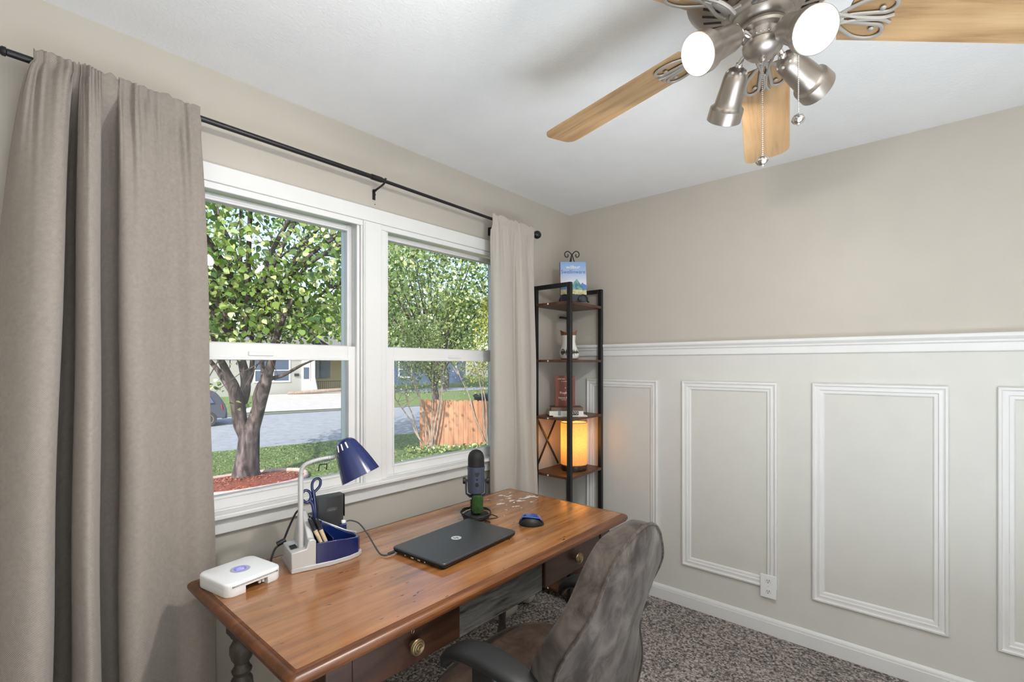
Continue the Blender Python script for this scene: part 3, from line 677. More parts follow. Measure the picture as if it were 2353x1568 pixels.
# silver end wedge
b = MB(); prf = [(0,.012),(0,.064),(.030,.067),(.044,.150),(.052,.166),(.066,.162),(.0735,.140),(.0735,.012)]
b.loops([[g(x, c, z if z < .068 else .068+(z-.068)*(max(0,min(1,(c-.045)/.045)) if x < .05 else (.28+.72*max(0,min(1,(c-.02)/.07))))) for x, z in prf] for c in (.0,.02,.04,.05,.06,.07,.08,.09,.105,.118)]); 
w = b.build('end_post', M['silver'], lamp, smooth=30, bevel=.003)
b = MB(); b.loops([[g(x,c,.0655+(x)*.1+dz) for x,c in ((.006,.030),(.024,.030),(.024,.062),(.006,.062))] for dz in (0,.0025)]); b.build('usb_socket', M['dark'], w)
# blue tray: front wall, bowed outer skin, sloping back wall
inner = [(.074,.012),(.13,.008),(.18,.016),(.208,.032),(.214,.048),(.19,.072),(.15,.088),(.074,.094)]
outer = [(.0742,.0005),(.13,-.0045),(.18,.0035),(.214,.018),(.226,.038),(.220,.060),(.196,.086),(.155,.106),(.0742,.114)]
def zf(a, c):  # rim height
    base = .078 - max(0, a-.13)*.16
    if c > .055: base += (c-.055)*1.15*max(0, 1-(a-.074)/.135)
    return base
b = MB(); n = 9
for (P, Q) in ((outer, inner),):
    Po = outer; Pi = [(.0742,.011),(.128,.0065),(.176,.0135),(.205,.026),(.214,.040),(.209,.056),(.188,.078),(.151,.097),(.0742,.104)]
    rim_o = [g(a,c,zf(a,c)) for a,c in Po]; rim_i = [g(a,c,zf(a,c)-.001) for a,c in Pi]
    bo = [g(a,c,.0135) for a,c in Po]; bi = [g(a,c,.035) for a,c in Pi]
    mo = [g(a*.985+.0011,c*.97+.0012,zf(a,c)*.55) if False else g(a,c,zf(a,c)*.6) for a,c in Po]
    b.loops([bo, mo, rim_o, rim_i, bi])
b.build('tray', M['navy'], lamp, smooth=35, bevel=.0015)
b = MB(); b.loops([[g(a,c,z) for a,c in ((.128,.012),(.131,.012),(.131,.096),(.128,.096))] for z in (.034,.082)]); b.build('divider', M['navy'], lamp, bevel=.001)
b = MB(); b.tube(cr([g(.078,.108,.142),g(.11,.107,.119),g(.155,.100,.094),g(.196,.083,.073),g(.220,.058,.069)],5), .0035, 8, flat=.8); b.build('tray_rim', M['silver'], lamp)
b = MB(); b.loops([[g(a,c,z) for a,c in ((.176,.100),(.200,.095),(.204,.112),(.180,.118))] for z in (.013,.092)]); b.build('cable_block', M['navy'], lamp, bevel=.003)
b = MB(); b.loops([[g(a,c,z) for a,c in ((.184,.101),(.198,.098),(.200,.110),(.186,.113))] for z in (.092,.104)]); b.build('plug', M['whitep'], lamp, bevel=.003)
# stem and shade
s0 = g(.034,.030,.064); zb = 1.052 - DT
b = MB(); b.tube([s0, g(.034,.030,zb)], .0082, 16); b.build('stem', M['silver'], lamp)
arm = cr([g(.034,.030,zb-.002), g(.035,.030,zb+.016), g(.044,.030,zb+.034), g(.064,.030,zb+.043), g(.098,.030,zb+.049), g(.146,.028,zb+.052)], 8)
b = MB(); b.tube(arm, .0058, 10)
for i in range(0, len(arm)-1): 
    p, q = V(arm[i]), V(arm[i+1])
    b.lathe(p, [(.0052,0),(.0068,.0008),(.0068,.0022),(.0052,.003)], tuple((q-p).normalized()), 12)
b.build('gooseneck', M['silver'], lamp)
top_p = V(-1.943,-.425,1.161); ax = V(.0345, -.055, -.126).normalized()
Ls = .136
pr = [(.001,0),(.012,.0012),(.024,.006),(.033,.016),(.0365,.025),(.039,.034),(.045,.052),(.0515,.076),(.0575,.103),(.0625,.128),(.064,Ls),(.063,Ls+.0005),(.0600,.128),(.0555,.105),(.046,.06),(.036,.03),(.02,.014),(.001,.010)]
b = MB(); b.lathe(top_p, pr, ax, 40); sh = b.build('lamp_shade', M['navy'], lamp, smooth=50)
u = ax.cross(V(0,0,1)).normalized(); wv = ax.cross(u); toC = (V(-2.781,-1.899,1.408) - top_p); toC = (toC - ax*toC.dot(ax)).normalized(); side = ax.cross(toC)
b = MB()
for a in (.85,.42,-.02):
    d = (toC*math.cos(a) + side*math.sin(a)); p0 = top_p + d*.0330 + ax*.0155; p1 = top_p + d*.0402 + ax*.0360
    b.tube([p0, p1], .0022, 8, flat=.5, up=tuple(d))
b.build('vent_slots', pm('lamplight_glow', (.9,.82,.66), .5, emit=.25), sh)  # pale emission paints lamplight showing through the slots
b = MB(); b.sphere(top_p + ax*.085, .030, 16, 10); b.build('bulb', pm('frosted_bulb', (.85,.85,.82), .3), sh)
# black cord behind the organiser
e = (MB().tube(cr([g(.052,.126,.160), g(.040,.128,.148), g(.020,.130,.105), g(.006,.131,.070), g(-.002,.131,.058), g(-.022,.126,.046), g(-.034,.12,.02), g(-.036,.115,.004)], 8), .0035, 8).build('power_cord', M['blackp'], lamp))
b = MB(); b.tube([g(.010,.131,.066), g(-.016,.129,.058)], [.009,.008], 12); b.build('cord_switch', M['blackp'], e, smooth=50)

# things in the tray
sc = thing('scissors', 'blue handled scissors standing in the desk organiser', 'scissors', tuple(g(.088,.09,.04)))
bp = g(.093,.085,.04)
def scis(name, loop, stem):
    b = MB(); P = [g(a,.088,z) for a,z in cr(loop,7,True)]
    b.loop_tube(P, .0046, 10, up=tuple(E2), flat=1.1); b.tube(cr([g(a,.088,z) for a,z in stem],6), [.0048]*1 + [.0062]*(6*(len(stem)-1)), 10, flat=.9, up=tuple(E2)); b.build(name, M['navy'], sc, smooth=60)
scis('handle', [(.058,.196),(.050,.209),(.052,.223),(.062,.231),(.073,.226),(.079,.213),(.077,.199),(.068,.191)], [(.074,.197),(.083,.185),(.088,.168),(.090,.145),(.091,.12)])
scis('handle', [(.0835,.232),(.0835,.250),(.090,.262),(.102,.265),(.110,.256),(.108,.240),(.098,.228),(.089,.222)], [(.086,.228),(.089,.21),(.092,.185),(.094,.155),(.094,.12)])
b = MB(); b.loops([[g(a,c,z) for a,c in ((.085,.0845),(.101,.0845),(.101,.0875),(.085,.0875))] for z in (.038,.125)]); b.build('blades', M['nickel2'], sc)
cup = MB(); cup.loops([[g(.079+.014+.015*math.cos(a), .064+.0135*math.sin(a), z) for a in [2*PI*k/20 for k in range(20)]] for z in (.036,.128)]); 
for i, (p, q) in enumerate(((g(.064,.046,.150), g(.093,.028,.074)), (g(.083,.046,.146), g(.109,.030,.074)))):
    d = V(q)-V(p); e = thing('marker_pen', ['black capped tan pen leaning against the silver end of the organiser','black capped tan pen beside the scissor handles'][i], 'pen', tuple(q), 'pens in the desk organiser')
    mid = V(p) + d*.52; b = MB(); b.tube([V(q)+d.normalized()*.034, q, mid], [.0045,.0062,.0066], 14); b.build('barrel', M['tan'], e)
    b = MB(); b.tube([mid, V(p)+d*.1, p], [.0074,.0072,.0055], 14); c = b.build('cap', pm('pen_cap',(.012,.013,.02),.25), e)
    b = MB(); b.bar(V(p)+d*.05+E2*-.008, V(p)+d*.4+E2*-.0085, .003, .0015); b.build('clip', M['blackp'], e)
tag(cup.build('pen_cup', M['navy'], smooth=40), 'blue round cup inside the organiser behind the pens', 'cup')
# dark box behind the organiser
bx = thing('upright_box', 'tall dark grey plastic box with oval badge behind the organiser', 'office box', (-1.905,-.285,DT))
c0 = V(-1.912,-.272,DT); d1 = V(math.cos(math.radians(-8)), math.sin(math.radians(-8)), 0); d2 = V(-d1.y, d1.x, 0)
k = lambda a, c, z: c0 + d1*a + d2*c + V(0,0,z)
P = [(-.046,-.020),(-.030,-.0235),(0,-.0245),(.030,-.0235),(.046,-.020),(.048,.020),(-.048,.020)]
b = MB(); b.loops([[k(a*s,c*s,z) for a,c in P] for z, s in ((.0003,.93),(.004,.95),(.176,1.0),(.181,.985))]); bo = b.build('case', M['boxdk'], bx, smooth=30, bevel=.002)
b = MB(); b.loops([[k(.0475+i,j,z) for i,j in ((0,-.021),(.003,-.019),(.003,.021),(0,.021))] for z in (.10,.179)]); b.build('side_lid', M['blackp'], bx, bevel=.001)
b = MB(); b.loops([[k(.002 + (.019-t*2)*max(-1,min(1,1.35*math.cos(a))), -.0242-t, .134+.0072*math.sin(a)) for a in [2*PI*q/28 for q in range(28)]] for t in (0,.0015)]); b.build('oval_badge', M['boxlogo'], bo)
text_part('badge_lettering', 'ativa', .0105, k(.002,-.0262,.134), d1, (0,0,1), pm('badge_text',(.22,.22,.23),.4), bo, sx=1.2)

# ================================================================== LAPTOP
f2 = rot2(-1.603, -.609, math.radians(4.0))
lp = thing('laptop', 'closed black laptop with round silver logo on the desk', 'laptop', (-1.603,-.609,DT))
def lr(hx, hy, r, z): return [f2(*p) for p in rrect(-hx,hx,-hy,hy,r,z,6)]
b = MB(); b.loops([lr(.186,.117,.014,DT+.0030), lr(.190,.121,.014,DT+.006), lr(.193,.124,.014,DT+.0125), lr(.192,.123,.014,DT+.0128)]); b.build('base', M['blackp'], lp, smooth=35)
b = MB(); b.loops([lr(.1915,.1225,.014,DT+.0136), lr(.193,.124,.014,DT+.0150), lr(.193,.124,.014,DT+.0195), lr(.191,.122,.013,DT+.0218), lr(.187,.118,.010,DT+.0224)]); lid = b.build('lid', M['laptop'], lp, smooth=35)
zl = DT+.0224
b = MB(); b.lathe(f2(0,.004,zl), [(.0185,0),(.0185,.0004),(.001,.00045)], (0,0,1), 40); lg_ = b.build('logo', M['logo'], lid)
b = MB()
for (x, y0, y1) in ((-.0085,-.006,.013),(-.0045,-.006,.004),(.0015,-.013,.005),(.0058,-.006,.005)):
    P = [(x-.0011+(y0)*.28,y0),(x+.0011+(y0)*.28,y0),(x+.0011+y1*.28,y1),(x-.0011+y1*.28,y1)]
    b.loops([[f2(a,c+.004,z) for a,c in P] for z in (zl+.0004,zl+.0007)])
for y, x0 in ((.0046,-.0085),(.0046,.0015),(-.0060,.0015)):
    P = [(x0+y*.28,y-.001),(x0+.0042+y*.28,y-.001),(x0+.0042+y*.28,y+.001),(x0+y*.28,y+.001)]
    b.loops([[f2(a,c+.004,z) for a,c in P] for z in (zl+.0004,zl+.0007)])
b.build('logo_strokes', M['laptop'], lg_)
for y, h, z in ((.055,.006,.0078),(.02,.012,.0076),(-.012,.012,.0076),(-.04,.005,.008)):
    b = MB(); b.loops([[f2(-.1925-i*.0006,y+j,DT+z+q) for i,j in ((0,-h/2),(1,-h/2),(1,h/2),(0,h/2))] for q in (-.0022,.0022)]); b.build('side_port', M['silver'], lp)
for sx in (-1,1):
    for sy in (-1,1): b = MB(); b.lathe(f2(sx*.15,sy*.09,DT+.0002), [(.008,0),(.008,.003)], (0,0,1), 12); b.build('rubber_foot', M['tire'], lp)
zc = DT+.0034
cab = thing('charging_cable', 'dark cable running from the organiser to the laptop side', 'cable', (-1.86,-.40,DT))
p_l = V(f2(-.1955,.108,DT+.0085))
path = cr([g(.203,.106,.097), (-1.874,-.356,DT+.098), (-1.856,-.378,DT+.088), (-1.846,-.415,DT+.058), (-1.844,-.455,DT+.026), (-1.845,-.490,DT+.007), (-1.838,-.512,DT+.005), tuple(p_l + V(-.020,0,0))], 8)
b = MB(); b.tube(path, .0026, 8); b.build('cord', pm('grey_cord',(.05,.052,.055),.4), cab, smooth=60)
b = MB(); b.tube([p_l+V(-.026,0,-.001), p_l+V(-.022,0,0), p_l+V(-.0008,0,0)], [.003,.0048,.0048], 10); b.build('connector', M['blackp'], cab)

# ================================================================== MICROPHONE
mc = V(-1.352,-.452,0)
mic = thing('microphone', 'slate blue desktop microphone on a round black stand behind the laptop', 'microphone', (mc.x,mc.y,DT))
b = MB(); b.lathe(mc, [(.050,DT+.0003),(.054,DT+.003),(.0555,DT+.010),(.054,DT+.018),(.048,DT+.023),(.030,DT+.026),(.020,DT+.030),(.001,DT+.031)], seg=36); b.build('base', M['blackp'], mic, smooth=40)
toC = (V(-2.781,-1.899,0)-mc); toC.z = 0; toC.normalize(); rt_ = V(-toC.y, toC.x, 0)      # rt_ points to the image's right from the camera
b = MB(); q = mc - rt_*.010 - toC*.012
b.lathe((q.x,q.y,0), [(.012,DT+.026),(.009,DT+.04),(.009,DT+.085),(.014,DT+.095)], seg=16); b.bar((q.x,q.y,DT+.092),tuple(mc-toC*.012+V(0,0,DT+.100)),.02,.012); b.build('stand_column', M['blackp'], mic)
def mz(v): return DT + v
b = MB(); b.lathe(mc, [(.001,mz(.108)),(.030,mz(.108)),(.0340,mz(.112)),(.0352,mz(.125)),(.0358,mz(.15)),(.036,mz(.205)),(.0372,mz(.212)),(.0372,mz(.2195)),(.001,mz(.22))], seg=36); body = b.build('body', M['micb'], mic, smooth=35)
b = MB(); b.lathe(mc, [(.0345,mz(.2195)),(.0345,mz(.252)),(.0325,mz(.265)),(.0275,mz(.277)),(.018,mz(.286)),(.008,mz(.2895)),(.001,mz(.290))], seg=36); b.build('grille', M['micg'], mic, smooth=60)
for s in (-1, 1):
    b = MB(); p = mc + rt_*(s*.0362); b.lathe((p.x,p.y,mz(.160)), [(.006,0),(.006,.007),(.0135,.008),(.014,.017),(.011,.0195),(.001,.0195)], tuple(rt_*s), 18); b.build('pivot_knob', M['blackp'], mic)
    b = MB(); b.tube([mc+rt_*(s*.0415)+V(0,0,mz(.165)), mc+rt_*(s*.0425)+V(0,0,mz(.13)), mc+rt_*(s*.041)+V(0,0,mz(.105)), mc+rt_*(s*.026)+V(0,0,mz(.094)), mc+rt_*(s*.002)-toC*.013+V(0,0,mz(.094))], [.0085,.008,.0075,.007,.006], 12, flat=.5, up=tuple(rt_)); b.build('yoke_arm', M['micb'], mic, smooth=60)
fr = mc + toC*.0358 + rt_*.004
b = MB(); b.lathe((fr.x,fr.y,mz(.150)), [(.0075,0),(.007,.008),(.001,.0085)], tuple(toC), 16); b.build('volume_knob', M['blackp'], body)
b = MB(); b.lathe((fr.x,fr.y,mz(.171)), [(.0045,0),(.004,.003),(.001,.0035)], tuple(toC), 12); b.build('mute_button', M['blackp'], body)
b = MB(); sh_ = [(-.0105,.0085),(.0105,.0085),(.009,.001),(.004,-.0085),(-.004,-.0085),(-.009,.001)]
b.loops([[fr + rt_*x + V(0,0,mz(.191)+y) - toC*(.0358-math.sqrt(.0358**2-(x+.004)**2)) + toC*t for x,y in sh_] for t in (0,.0018)]); b.build('emblem', M['blackp'], body)
# green bristle cylinder
gc = mc + toC*.0265 + rt_*.006
b = MB(); R = []
for z, r in ((.0300,.0205),(.033,.0225),(.05,.0228),(.085,.0228),(.097,.0215),(.1005,.017),(.1015,.001)):
    R.append([(gc.x+(r+random.uniform(-.0009,.0009))*math.cos(2*PI*i/40), gc.y+(r+random.uniform(-.0009,.0009))*math.sin(2*PI*i/40), DT+z+.004) for i in range(40)])
b.loops(R)
for i in range(700):
    a = random.uniform(0,2*PI); z = DT+random.uniform(.036,.102); r = .0222
    p = V(gc.x+r*math.cos(a), gc.y+r*math.sin(a), z); d = V(math.cos(a), math.sin(a), random.uniform(-.1,.5))
    t = V(-math.sin(a), math.cos(a), 0)*.0006; b.add([p-t, p+t, p+d*random.uniform(.002,.0035)], [(0,1,2)])
tag(b.build('bristle_ornament', M['moss'], smooth=60, fix=False), 'green bristly cylinder standing on the microphone base', 'ornament')
# coiled cable
pts = []
for i in range(121):
    a = 2*PI*i/26 + 1.0; r = .0622 + .0022*math.sin(i*.7) + .0012*math.sin(i*1.9); z = DT + .0190 + .010*(i/110) + .005*math.sin(a*1.0+.5) + .002*math.sin(i*1.3)
    pts.append((mc.x + r*math.cos(a), mc.y + r*math.sin(a), z))
lastp = V(pts[-1]); pe = V(f2(.1965,.055,DT+.0085))
tail = cr([pts[-1], tuple(mc + rt_*.064 + toC*.03 + V(0,0,DT+.024)), tuple(mc + rt_*.088 + toC*.045 + V(0,0,DT+.016)), tuple(V(pe.x+.055, pe.y+.030, DT+.007)), tuple(V(pe.x+.048, pe.y-.004, DT+.006)), tuple(pe+V(.022,0,0))], 8)
mcab = thing('microphone_cable', 'thin black cable coiled over the microphone base and plugged into the laptop', 'cable', (mc.x,mc.y,DT))
b = MB(); b.tube([V(p) for p in pts[:-1]] + [V(p) for p in tail], .0021, 8); b.build('cord', M['blackp'], mcab, smooth=60)
b = MB(); b.tube([pe+V(.026,0,0), pe+V(.022,0,0), pe+V(.0008,0,0)], [.003,.005,.005], 10); b.build('connector', M['blackp'], mcab)
b = MB(); zz = []
for i in range(60):
    a = i*.75; z = DT+.032+.0008*i; r = .0128 + .0030*abs(math.sin(i*.9)); q2 = q
    zz.append((q2.x + r*math.cos(a), q2.y + r*math.sin(a)*.9, z))
b.tube(cr(zz,3), .0017, 6); b.build('wound_slack', M['blackp'], mcab, smooth=60)

# ================================================================== MOUSE
f3 = rot2(-1.262,-.678, math.radians(-52))
ms = thing('computer_mouse', 'blue topped black wireless mouse on the desk', 'mouse', (-1.262,-.678,DT))
def mouse_surf(sc, zoff, zmin, a0=0, a1=2*PI, hmax=1.0):
    rows = []
    for i in range(13):
        v = i/12; row = []
        for j in range(33):
            a = a0 + (a1-a0)*j/32; rr = math.cos(v*PI/2)**.62 if v < 1 else 0
            x = .051*math.cos(a)*rr*sc; wdt = .0305*(1 - .13*math.cos(a*2)) ; y = wdt*math.sin(a)*rr*sc
            hz = (.034 - .9*(x+.012)**2*3.4 - 2.2*y*y) * math.sin(v*PI/2)**.8
            row.append(f3(x, y, DT + zmin + max(0, hz*hmax) + zoff))
        rows.append(row)
    return rows
b = MB(); b.grid(mouse_surf(1,0,.0035)); b.loops([[f3(.051*math.cos(a)*s,.0305*(1-.13*math.cos(2*a))*math.sin(a)*s,DT+z) for a in [2*PI*k/32 for k in range(32)]] for s, z in ((.9,.0003),(1,.0036))]); b.build('body', M['blackp'], ms, smooth=70)
rows = []
for i in range(15):
    x = -.048 + .094*i/14; row = []
    hw = .0255*(1-((x+.0)/.056)**2)**.5 if abs(x) < .056 else 0
    for j in range(9):
        y = hw*(-1+2*j/8); hz = .0375 - 3.06*(x+.012)**2 - 2.2*y*y - 7.0e3*max(0,abs(x)-.03)**3
        row.append(f3(x, y, DT + .0012 + max(.012, hz)))
    rows.append(row)
b = MB(); b.grid(rows); o = b.build('top_shell', M['mouseb'], ms, smooth=70, fix=False)
md = o.modifiers.new('t','SOLIDIFY'); md.thickness = .0015; md.offset = 0
b = MB(); b.lathe(f3(-.026,-.003,DT+.0345), [(.007,-.0025),(.0075,0),(.007,.0025)], (V(f3(0,1,0))-V(f3(0,0,0))), 16); b.build('scroll_wheel', M['tire'], ms)

# ================================================================== SHELF
SH = dict(x0=-.426, x1=-.028, y0=-.298, y1=-.018)
shf = thing('corner_shelf', 'tall black metal shelf with dark wooden boards in the corner', 'shelf', (-.227,-.158,0))
P4 = [(-.413,-.285),(-.041,-.272),(-.413,-.031),(-.041,-.031)]
for x, y in P4:
    b = MB(); b.box(x-.0125,x+.0125,y-.0125,y+.0125,.0005,1.895); po = b.build('post', M['black'], shf, bevel=.0015)
    if (x, y) == P4[0]:
        for z in (1.777,1.428,1.080): b = MB(); b.lathe((x,y-.0125,z),[(.0045,0),(.0045,.001),(.001,.0015)],(0,-1,0),10); b.build('bolt', M['dark'], po)
for x, ya, yb in ((-.413,-.273,-.044),(-.041,-.260,-.044)):
    b = MB(); b.box(x-.0125,x+.0125,ya,yb,1.870,1.895); b.build('top_rail', M['black'], shf, bevel=.0015)
b = MB(); b.box(-.150,-.054,-.040,-.022,1.715,1.727); b.build('back_rail', M['black'], shf)
for z in (.055,.392,.742,1.088,1.437,1.784):
    b = MB(); poly = [(-.424,-.270),(-.398,-.296),(-.060,-.283),(-.030,-.256),(-.030,-.048),(-.058,-.020),(-.396,-.020),(-.424,-.046)]
    P = [(-.4,-.2725),(-.4255,-.2725),(-.4255,-.0435),(-.4,-.0435),(-.4,-.0185),(-.054,-.0185),(-.054,-.0435),(-.0285,-.0435),(-.0285,-.2595),(-.054,-.2595),(-.054,-.2845),(-.4,-.2975)]
    b.loops([[(x,y,zz) for x,y in P] for zz in (z-.015,z)])
    sb = b.build('shelf_board', M['shelfwood'], shf, smooth=None)
    b = MB(); b.lathe((-.4256,-.135,z-.0075),[(.005,0),(.005,.003),(.001,.0045)],(-1,0,0),12); b.build('peg', M['whitep'], sb)
b = MB(); b.bar((-.40,-.0245,1.080),(-.165,-.0245,.752),.006,.012); b.bar((-.165,-.021,1.075),(-.40,-.021,.752),.006,.012); b.build('cross_brace', M['black'], shf)

# easel with book
ez = 1.7843
bc = V(-.285,-.225,0); bd = V(.118,-.136,0).normalized(); bn = V(bd.y,-bd.x,0)          # bd runs along the cover, bn faces the camera
if bn.dot(V(-2.5,-1.7,0)) < 0: bn = -bn
lean = .17
def eb(a, n, h): return bc + bd*a + bn*(n - h*lean) + V(0,0,ez+h)
ea = thing('book_easel', 'black wire easel with scrolled top on the shelf top', 'easel', tuple(bc+V(0,0,ez)))
b = MB()
for s in (-1, 1):
    scr = [(0,.318),(.012*s,.333),(.026*s,.342),(.040*s,.336),(.046*s,.321),(.040*s,.306),(.029*s,.304),(.024*s,.312),(.026*s,.322)]
    b.tube(cr([tuple(eb(a,-.020,h)) for a,h in scr],6), .0032, 8)
    b.tube(cr([tuple(eb(a,n,h)) for a,n,h in ((0,-.020,.324),(.006*s,-.020,.300),(.030*s,-.020,.22),(.062*s,-.018,.10),(.082*s,-.016,.03),(.090*s,.004,.008),(.090*s,.034,.006),(.080*s,.044,.014),(.080*s,.044,.032),(.060*s,.044,.050),(.036*s,.044,.044),(.026*s,.044,.026),(.036*s,.044,.016),(.046*s,.044,.022))],6), .0032, 8)
b.build('wire_frame', M['black'], ea, smooth=60)
b = MB(); b.tube([eb(-.004,-.020,.305), eb(-.012,-.075,.02)], .0032, 8); b.build('rear_prop', M['black'], ea)
bk = thing('paperback_book', 'thick book with a blue mountain cover standing on the black wire easel', 'book', tuple(eb(0,0,.012)))
def ebx(b, a0,a1,n0,n1,h0,h1):
    return b.loops([[eb(a,n,h) for a,n in ((a0,n0),(a1,n0),(a1,n1),(a0,n1))] for h in (h0,h1)])
hB, hT = .012, .262; A_ = .0795
b = MB(); ebx(b,-A_+.002,A_-.002,-.010,.026,hB+.003,hT-.003); b.build('page_block', M['paper'], bk, smooth=None)
# cover picture: generic sky, mountain and meadow, made of the printed colours
def cover_mat():
    m, t, bb, o = nt('printed_mountain_cover'); L = t.links.new
    uv = N(t,'ShaderNodeUVMap'); sp = N(t,'ShaderNodeSeparateXYZ'); L(uv.outputs[0], sp.inputs[0])
    sky = ramp(t, sp.outputs['Y'], [(.36,(.80,.72,.66)),(.52,(.62,.66,.76)),(.72,(.36,.48,.72)),(1,(.22,.36,.64))])
    def mask(base, peaks, soft=.006):
        # ridge height = base + sum of triangular peaks
        acc = None
        for (c, w, h) in peaks:
            d = N(t,'ShaderNodeMath',operation='SUBTRACT'); d.inputs[1].default_value = c; L(sp.outputs['X'], d.inputs[0])
            ab = N(t,'ShaderNodeMath',operation='ABSOLUTE'); L(d.outputs[0], ab.inputs[0])
            mr = N(t,'ShaderNodeMapRange'); mr.inputs['From Max'].default_value = w; mr.inputs['To Min'].default_value = base+h; mr.inputs['To Max'].default_value = base; L(ab.outputs[0], mr.inputs['Value'])
            if acc is None: acc = mr.outputs[0]
            else:
                mxx = N(t,'ShaderNodeMath',operation='MAXIMUM'); L(acc, mxx.inputs[0]); L(mr.outputs[0], mxx.inputs[1]); acc = mxx.outputs[0]
        nz = N(t,'ShaderNodeTexNoise'); nz.inputs['Scale'].default_value = 14; L(uv.outputs[0], nz.inputs['Vector'])
        ad = N(t,'ShaderNodeMath',operation='MULTIPLY_ADD'); ad.inputs[1].default_value = .06; L(nz.outputs['Fac'], ad.inputs[0]); L(acc, ad.inputs[2])
        lt = N(t,'ShaderNodeMath',operation='LESS_THAN'); L(sp.outputs['Y'], lt.inputs[0]); L(ad.outputs[0], lt.inputs[1]); return lt.outputs[0]
    def over(base, col, fac):
        mx = N(t,'ShaderNodeMix',data_type='RGBA'); L(fac, mx.inputs['Factor']); L(base, mx.inputs['A'])
        if isinstance(col, tuple): mx.inputs['B'].default_value = (*col,1)
        else: L(col, mx.inputs['B'])
        return mx.outputs['Result']
    n2 = N(t,'ShaderNodeTexNoise'); n2.inputs['Scale'].default_value = 9; n2.inputs['Detail'].default_value = 5; L(uv.outputs[0], n2.inputs['Vector'])
    c = over(sky, (.10,.22,.50), mask(.33, [(.86,.22,.10),(.1,.15,.05)]))
    c = over(c, ramp(t, n2.outputs['Fac'], [(.4,(.07,.20,.27)),(.6,(.25,.42,.36))]), mask(.26, [(.62,.30,.28),(.5,.22,.10)]))
    c = over(c, ramp(t, n2.outputs['Fac'], [(.35,(.42,.38,.20)),(.65,(.66,.62,.38))]), mask(.25, [(.3,.6,.02)]))
    c = over(c, (.030,.036,.055), mask(.13, [(.5,.7,.02)]))
    L(c, bb.inputs['Base Color']); bb.inputs['Roughness'].default_value = .3; return m
b = MB(); ebx(b,-A_,A_,.026,.0275,hB,hT); o = b.build('front_cover', cover_mat(), bk, smooth=None)
uvl = o.data.uv_layers.new(name='UVMap')
for l in o.data.loops:
    p = o.data.vertices[l.vertex_index].co; h = (p.z-ez); a = (p-bc).dot(bd); uvl.data[l.index].uv = ((a+A_)/(2*A_), (h-hB)/(hT-hB))
b = MB(); ebx(b,-A_,A_,-.0115,-.010,hB,hT); b.build('back_cover', M['navy'], bk, smooth=None)
b = MB(); b.mi = 0; ebx(b,-A_-.0015,-A_,-.0115,.0275,hB+.16,hT); b.mi = 1; ebx(b,-A_-.0015,-A_,-.0115,.0275,hB+.115,hB+.16); b.mi = 2; ebx(b,-A_-.0015,-A_,-.0115,.0275,hB,hB+.115)
b.build('spine', [pm('navy_spine',(.012,.014,.025),.3), M['orange'], pm('maroon_spine',(.13,.03,.015),.4)], bk, smooth=None)
upv = (eb(0,0,1)-eb(0,0,0)).normalized()
text_part('author_lettering', 'wilbur', .030, eb(0,.0277,.228), bd, upv, M['cream'], bk, sx=1.15)
text_part('title_lettering', 'Swellinware', .034, eb(0,.0277,.197), bd, upv, pm('blue_ink',(.05,.11,.30),.4), bk, sx=.92)

# boot vase
bv = thing('boot_vase', 'white ceramic cowboy boot vase with brown cuff on the second shelf', 'vase', (-.275,-.19,1.4373))
vd = V(.66,-.75,0); vn = V(-.75,-.66,0); v0 = V(-.277,-.186,1.4373)
def vring(h, rx, ry, off=0, n=28): return [v0 + vd*(rx*math.cos(2*PI*i/n)+off) + vn*(ry*math.sin(2*PI*i/n)+off*.4) + V(0,0,h) for i in range(n)]
b = MB(); b.loops([vring(.008,.052,.042,.004), vring(.016,.057,.046,.004), vring(.035,.061,.048,.004), vring(.055,.057,.045,.003), vring(.085,.046,.038,0), vring(.115,.041,.034,-.001), vring(.145,.045,.036,-.002), vring(.155,.047,.037,-.002)]); vb = b.build('boot_body', M['bootw'], bv, smooth=60)
b = MB(); R1 = vring(.152,.0475,.0375,-.002); R2 = [v0 + vd*(.053*math.cos(2*PI*i/28)-.002) + vn*(.040*math.sin(2*PI*i/28)) + V(0,0,.176+.010*math.cos(2*PI*i/14)) for i in range(28)]
R3 = [p*1 - V(0,0,.003) + (v0+V(0,0,.17)-p)*.08 for p in R2]; R4 = vring(.145,.036,.028,-.002)
b.loops([R1,R2,R3,R4]); b.build('cuff', M['bootbr'], bv, smooth=60)
b = MB(); b.loops([vring(.0003,.050,.040,.004), vring(.004,.054,.044,.004), vring(.009,.054,.044,.004)]); b.build('sole', M['bootbr'], bv, smooth=40)
b = MB()
def vpt(u, h): # on the front surface
    rx = np.interp(h,[.016,.035,.055,.085,.115,.15],[.057,.061,.057,.046,.041,.045]); ry = rx*.81; a = PI/2 + u
    return v0 + vd*(rx*1.015*math.cos(a)+.003) + vn*(ry*1.03*math.sin(a)+.001) + V(0,0,h)
for sgn in (1,-1):
    for i in range(7):
        u0 = sgn*(.12+i*.16); hh = .012+.006*(i%3)
        c = [vpt(u0-.09,.045), vpt(u0,.045+hh), vpt(u0+.09,.046), vpt(u0,.045-hh*.9)]; b.add(c, [(0,1,2,3)])
b.loop_tube([vpt(.9+.25*math.cos(a),.05+.016*math.sin(a)) for a in [2*PI*k/14 for k in range(14)]], .002, 6)
b.build('painted_motif', M['bootdk'], bv, smooth=60, fix=False)

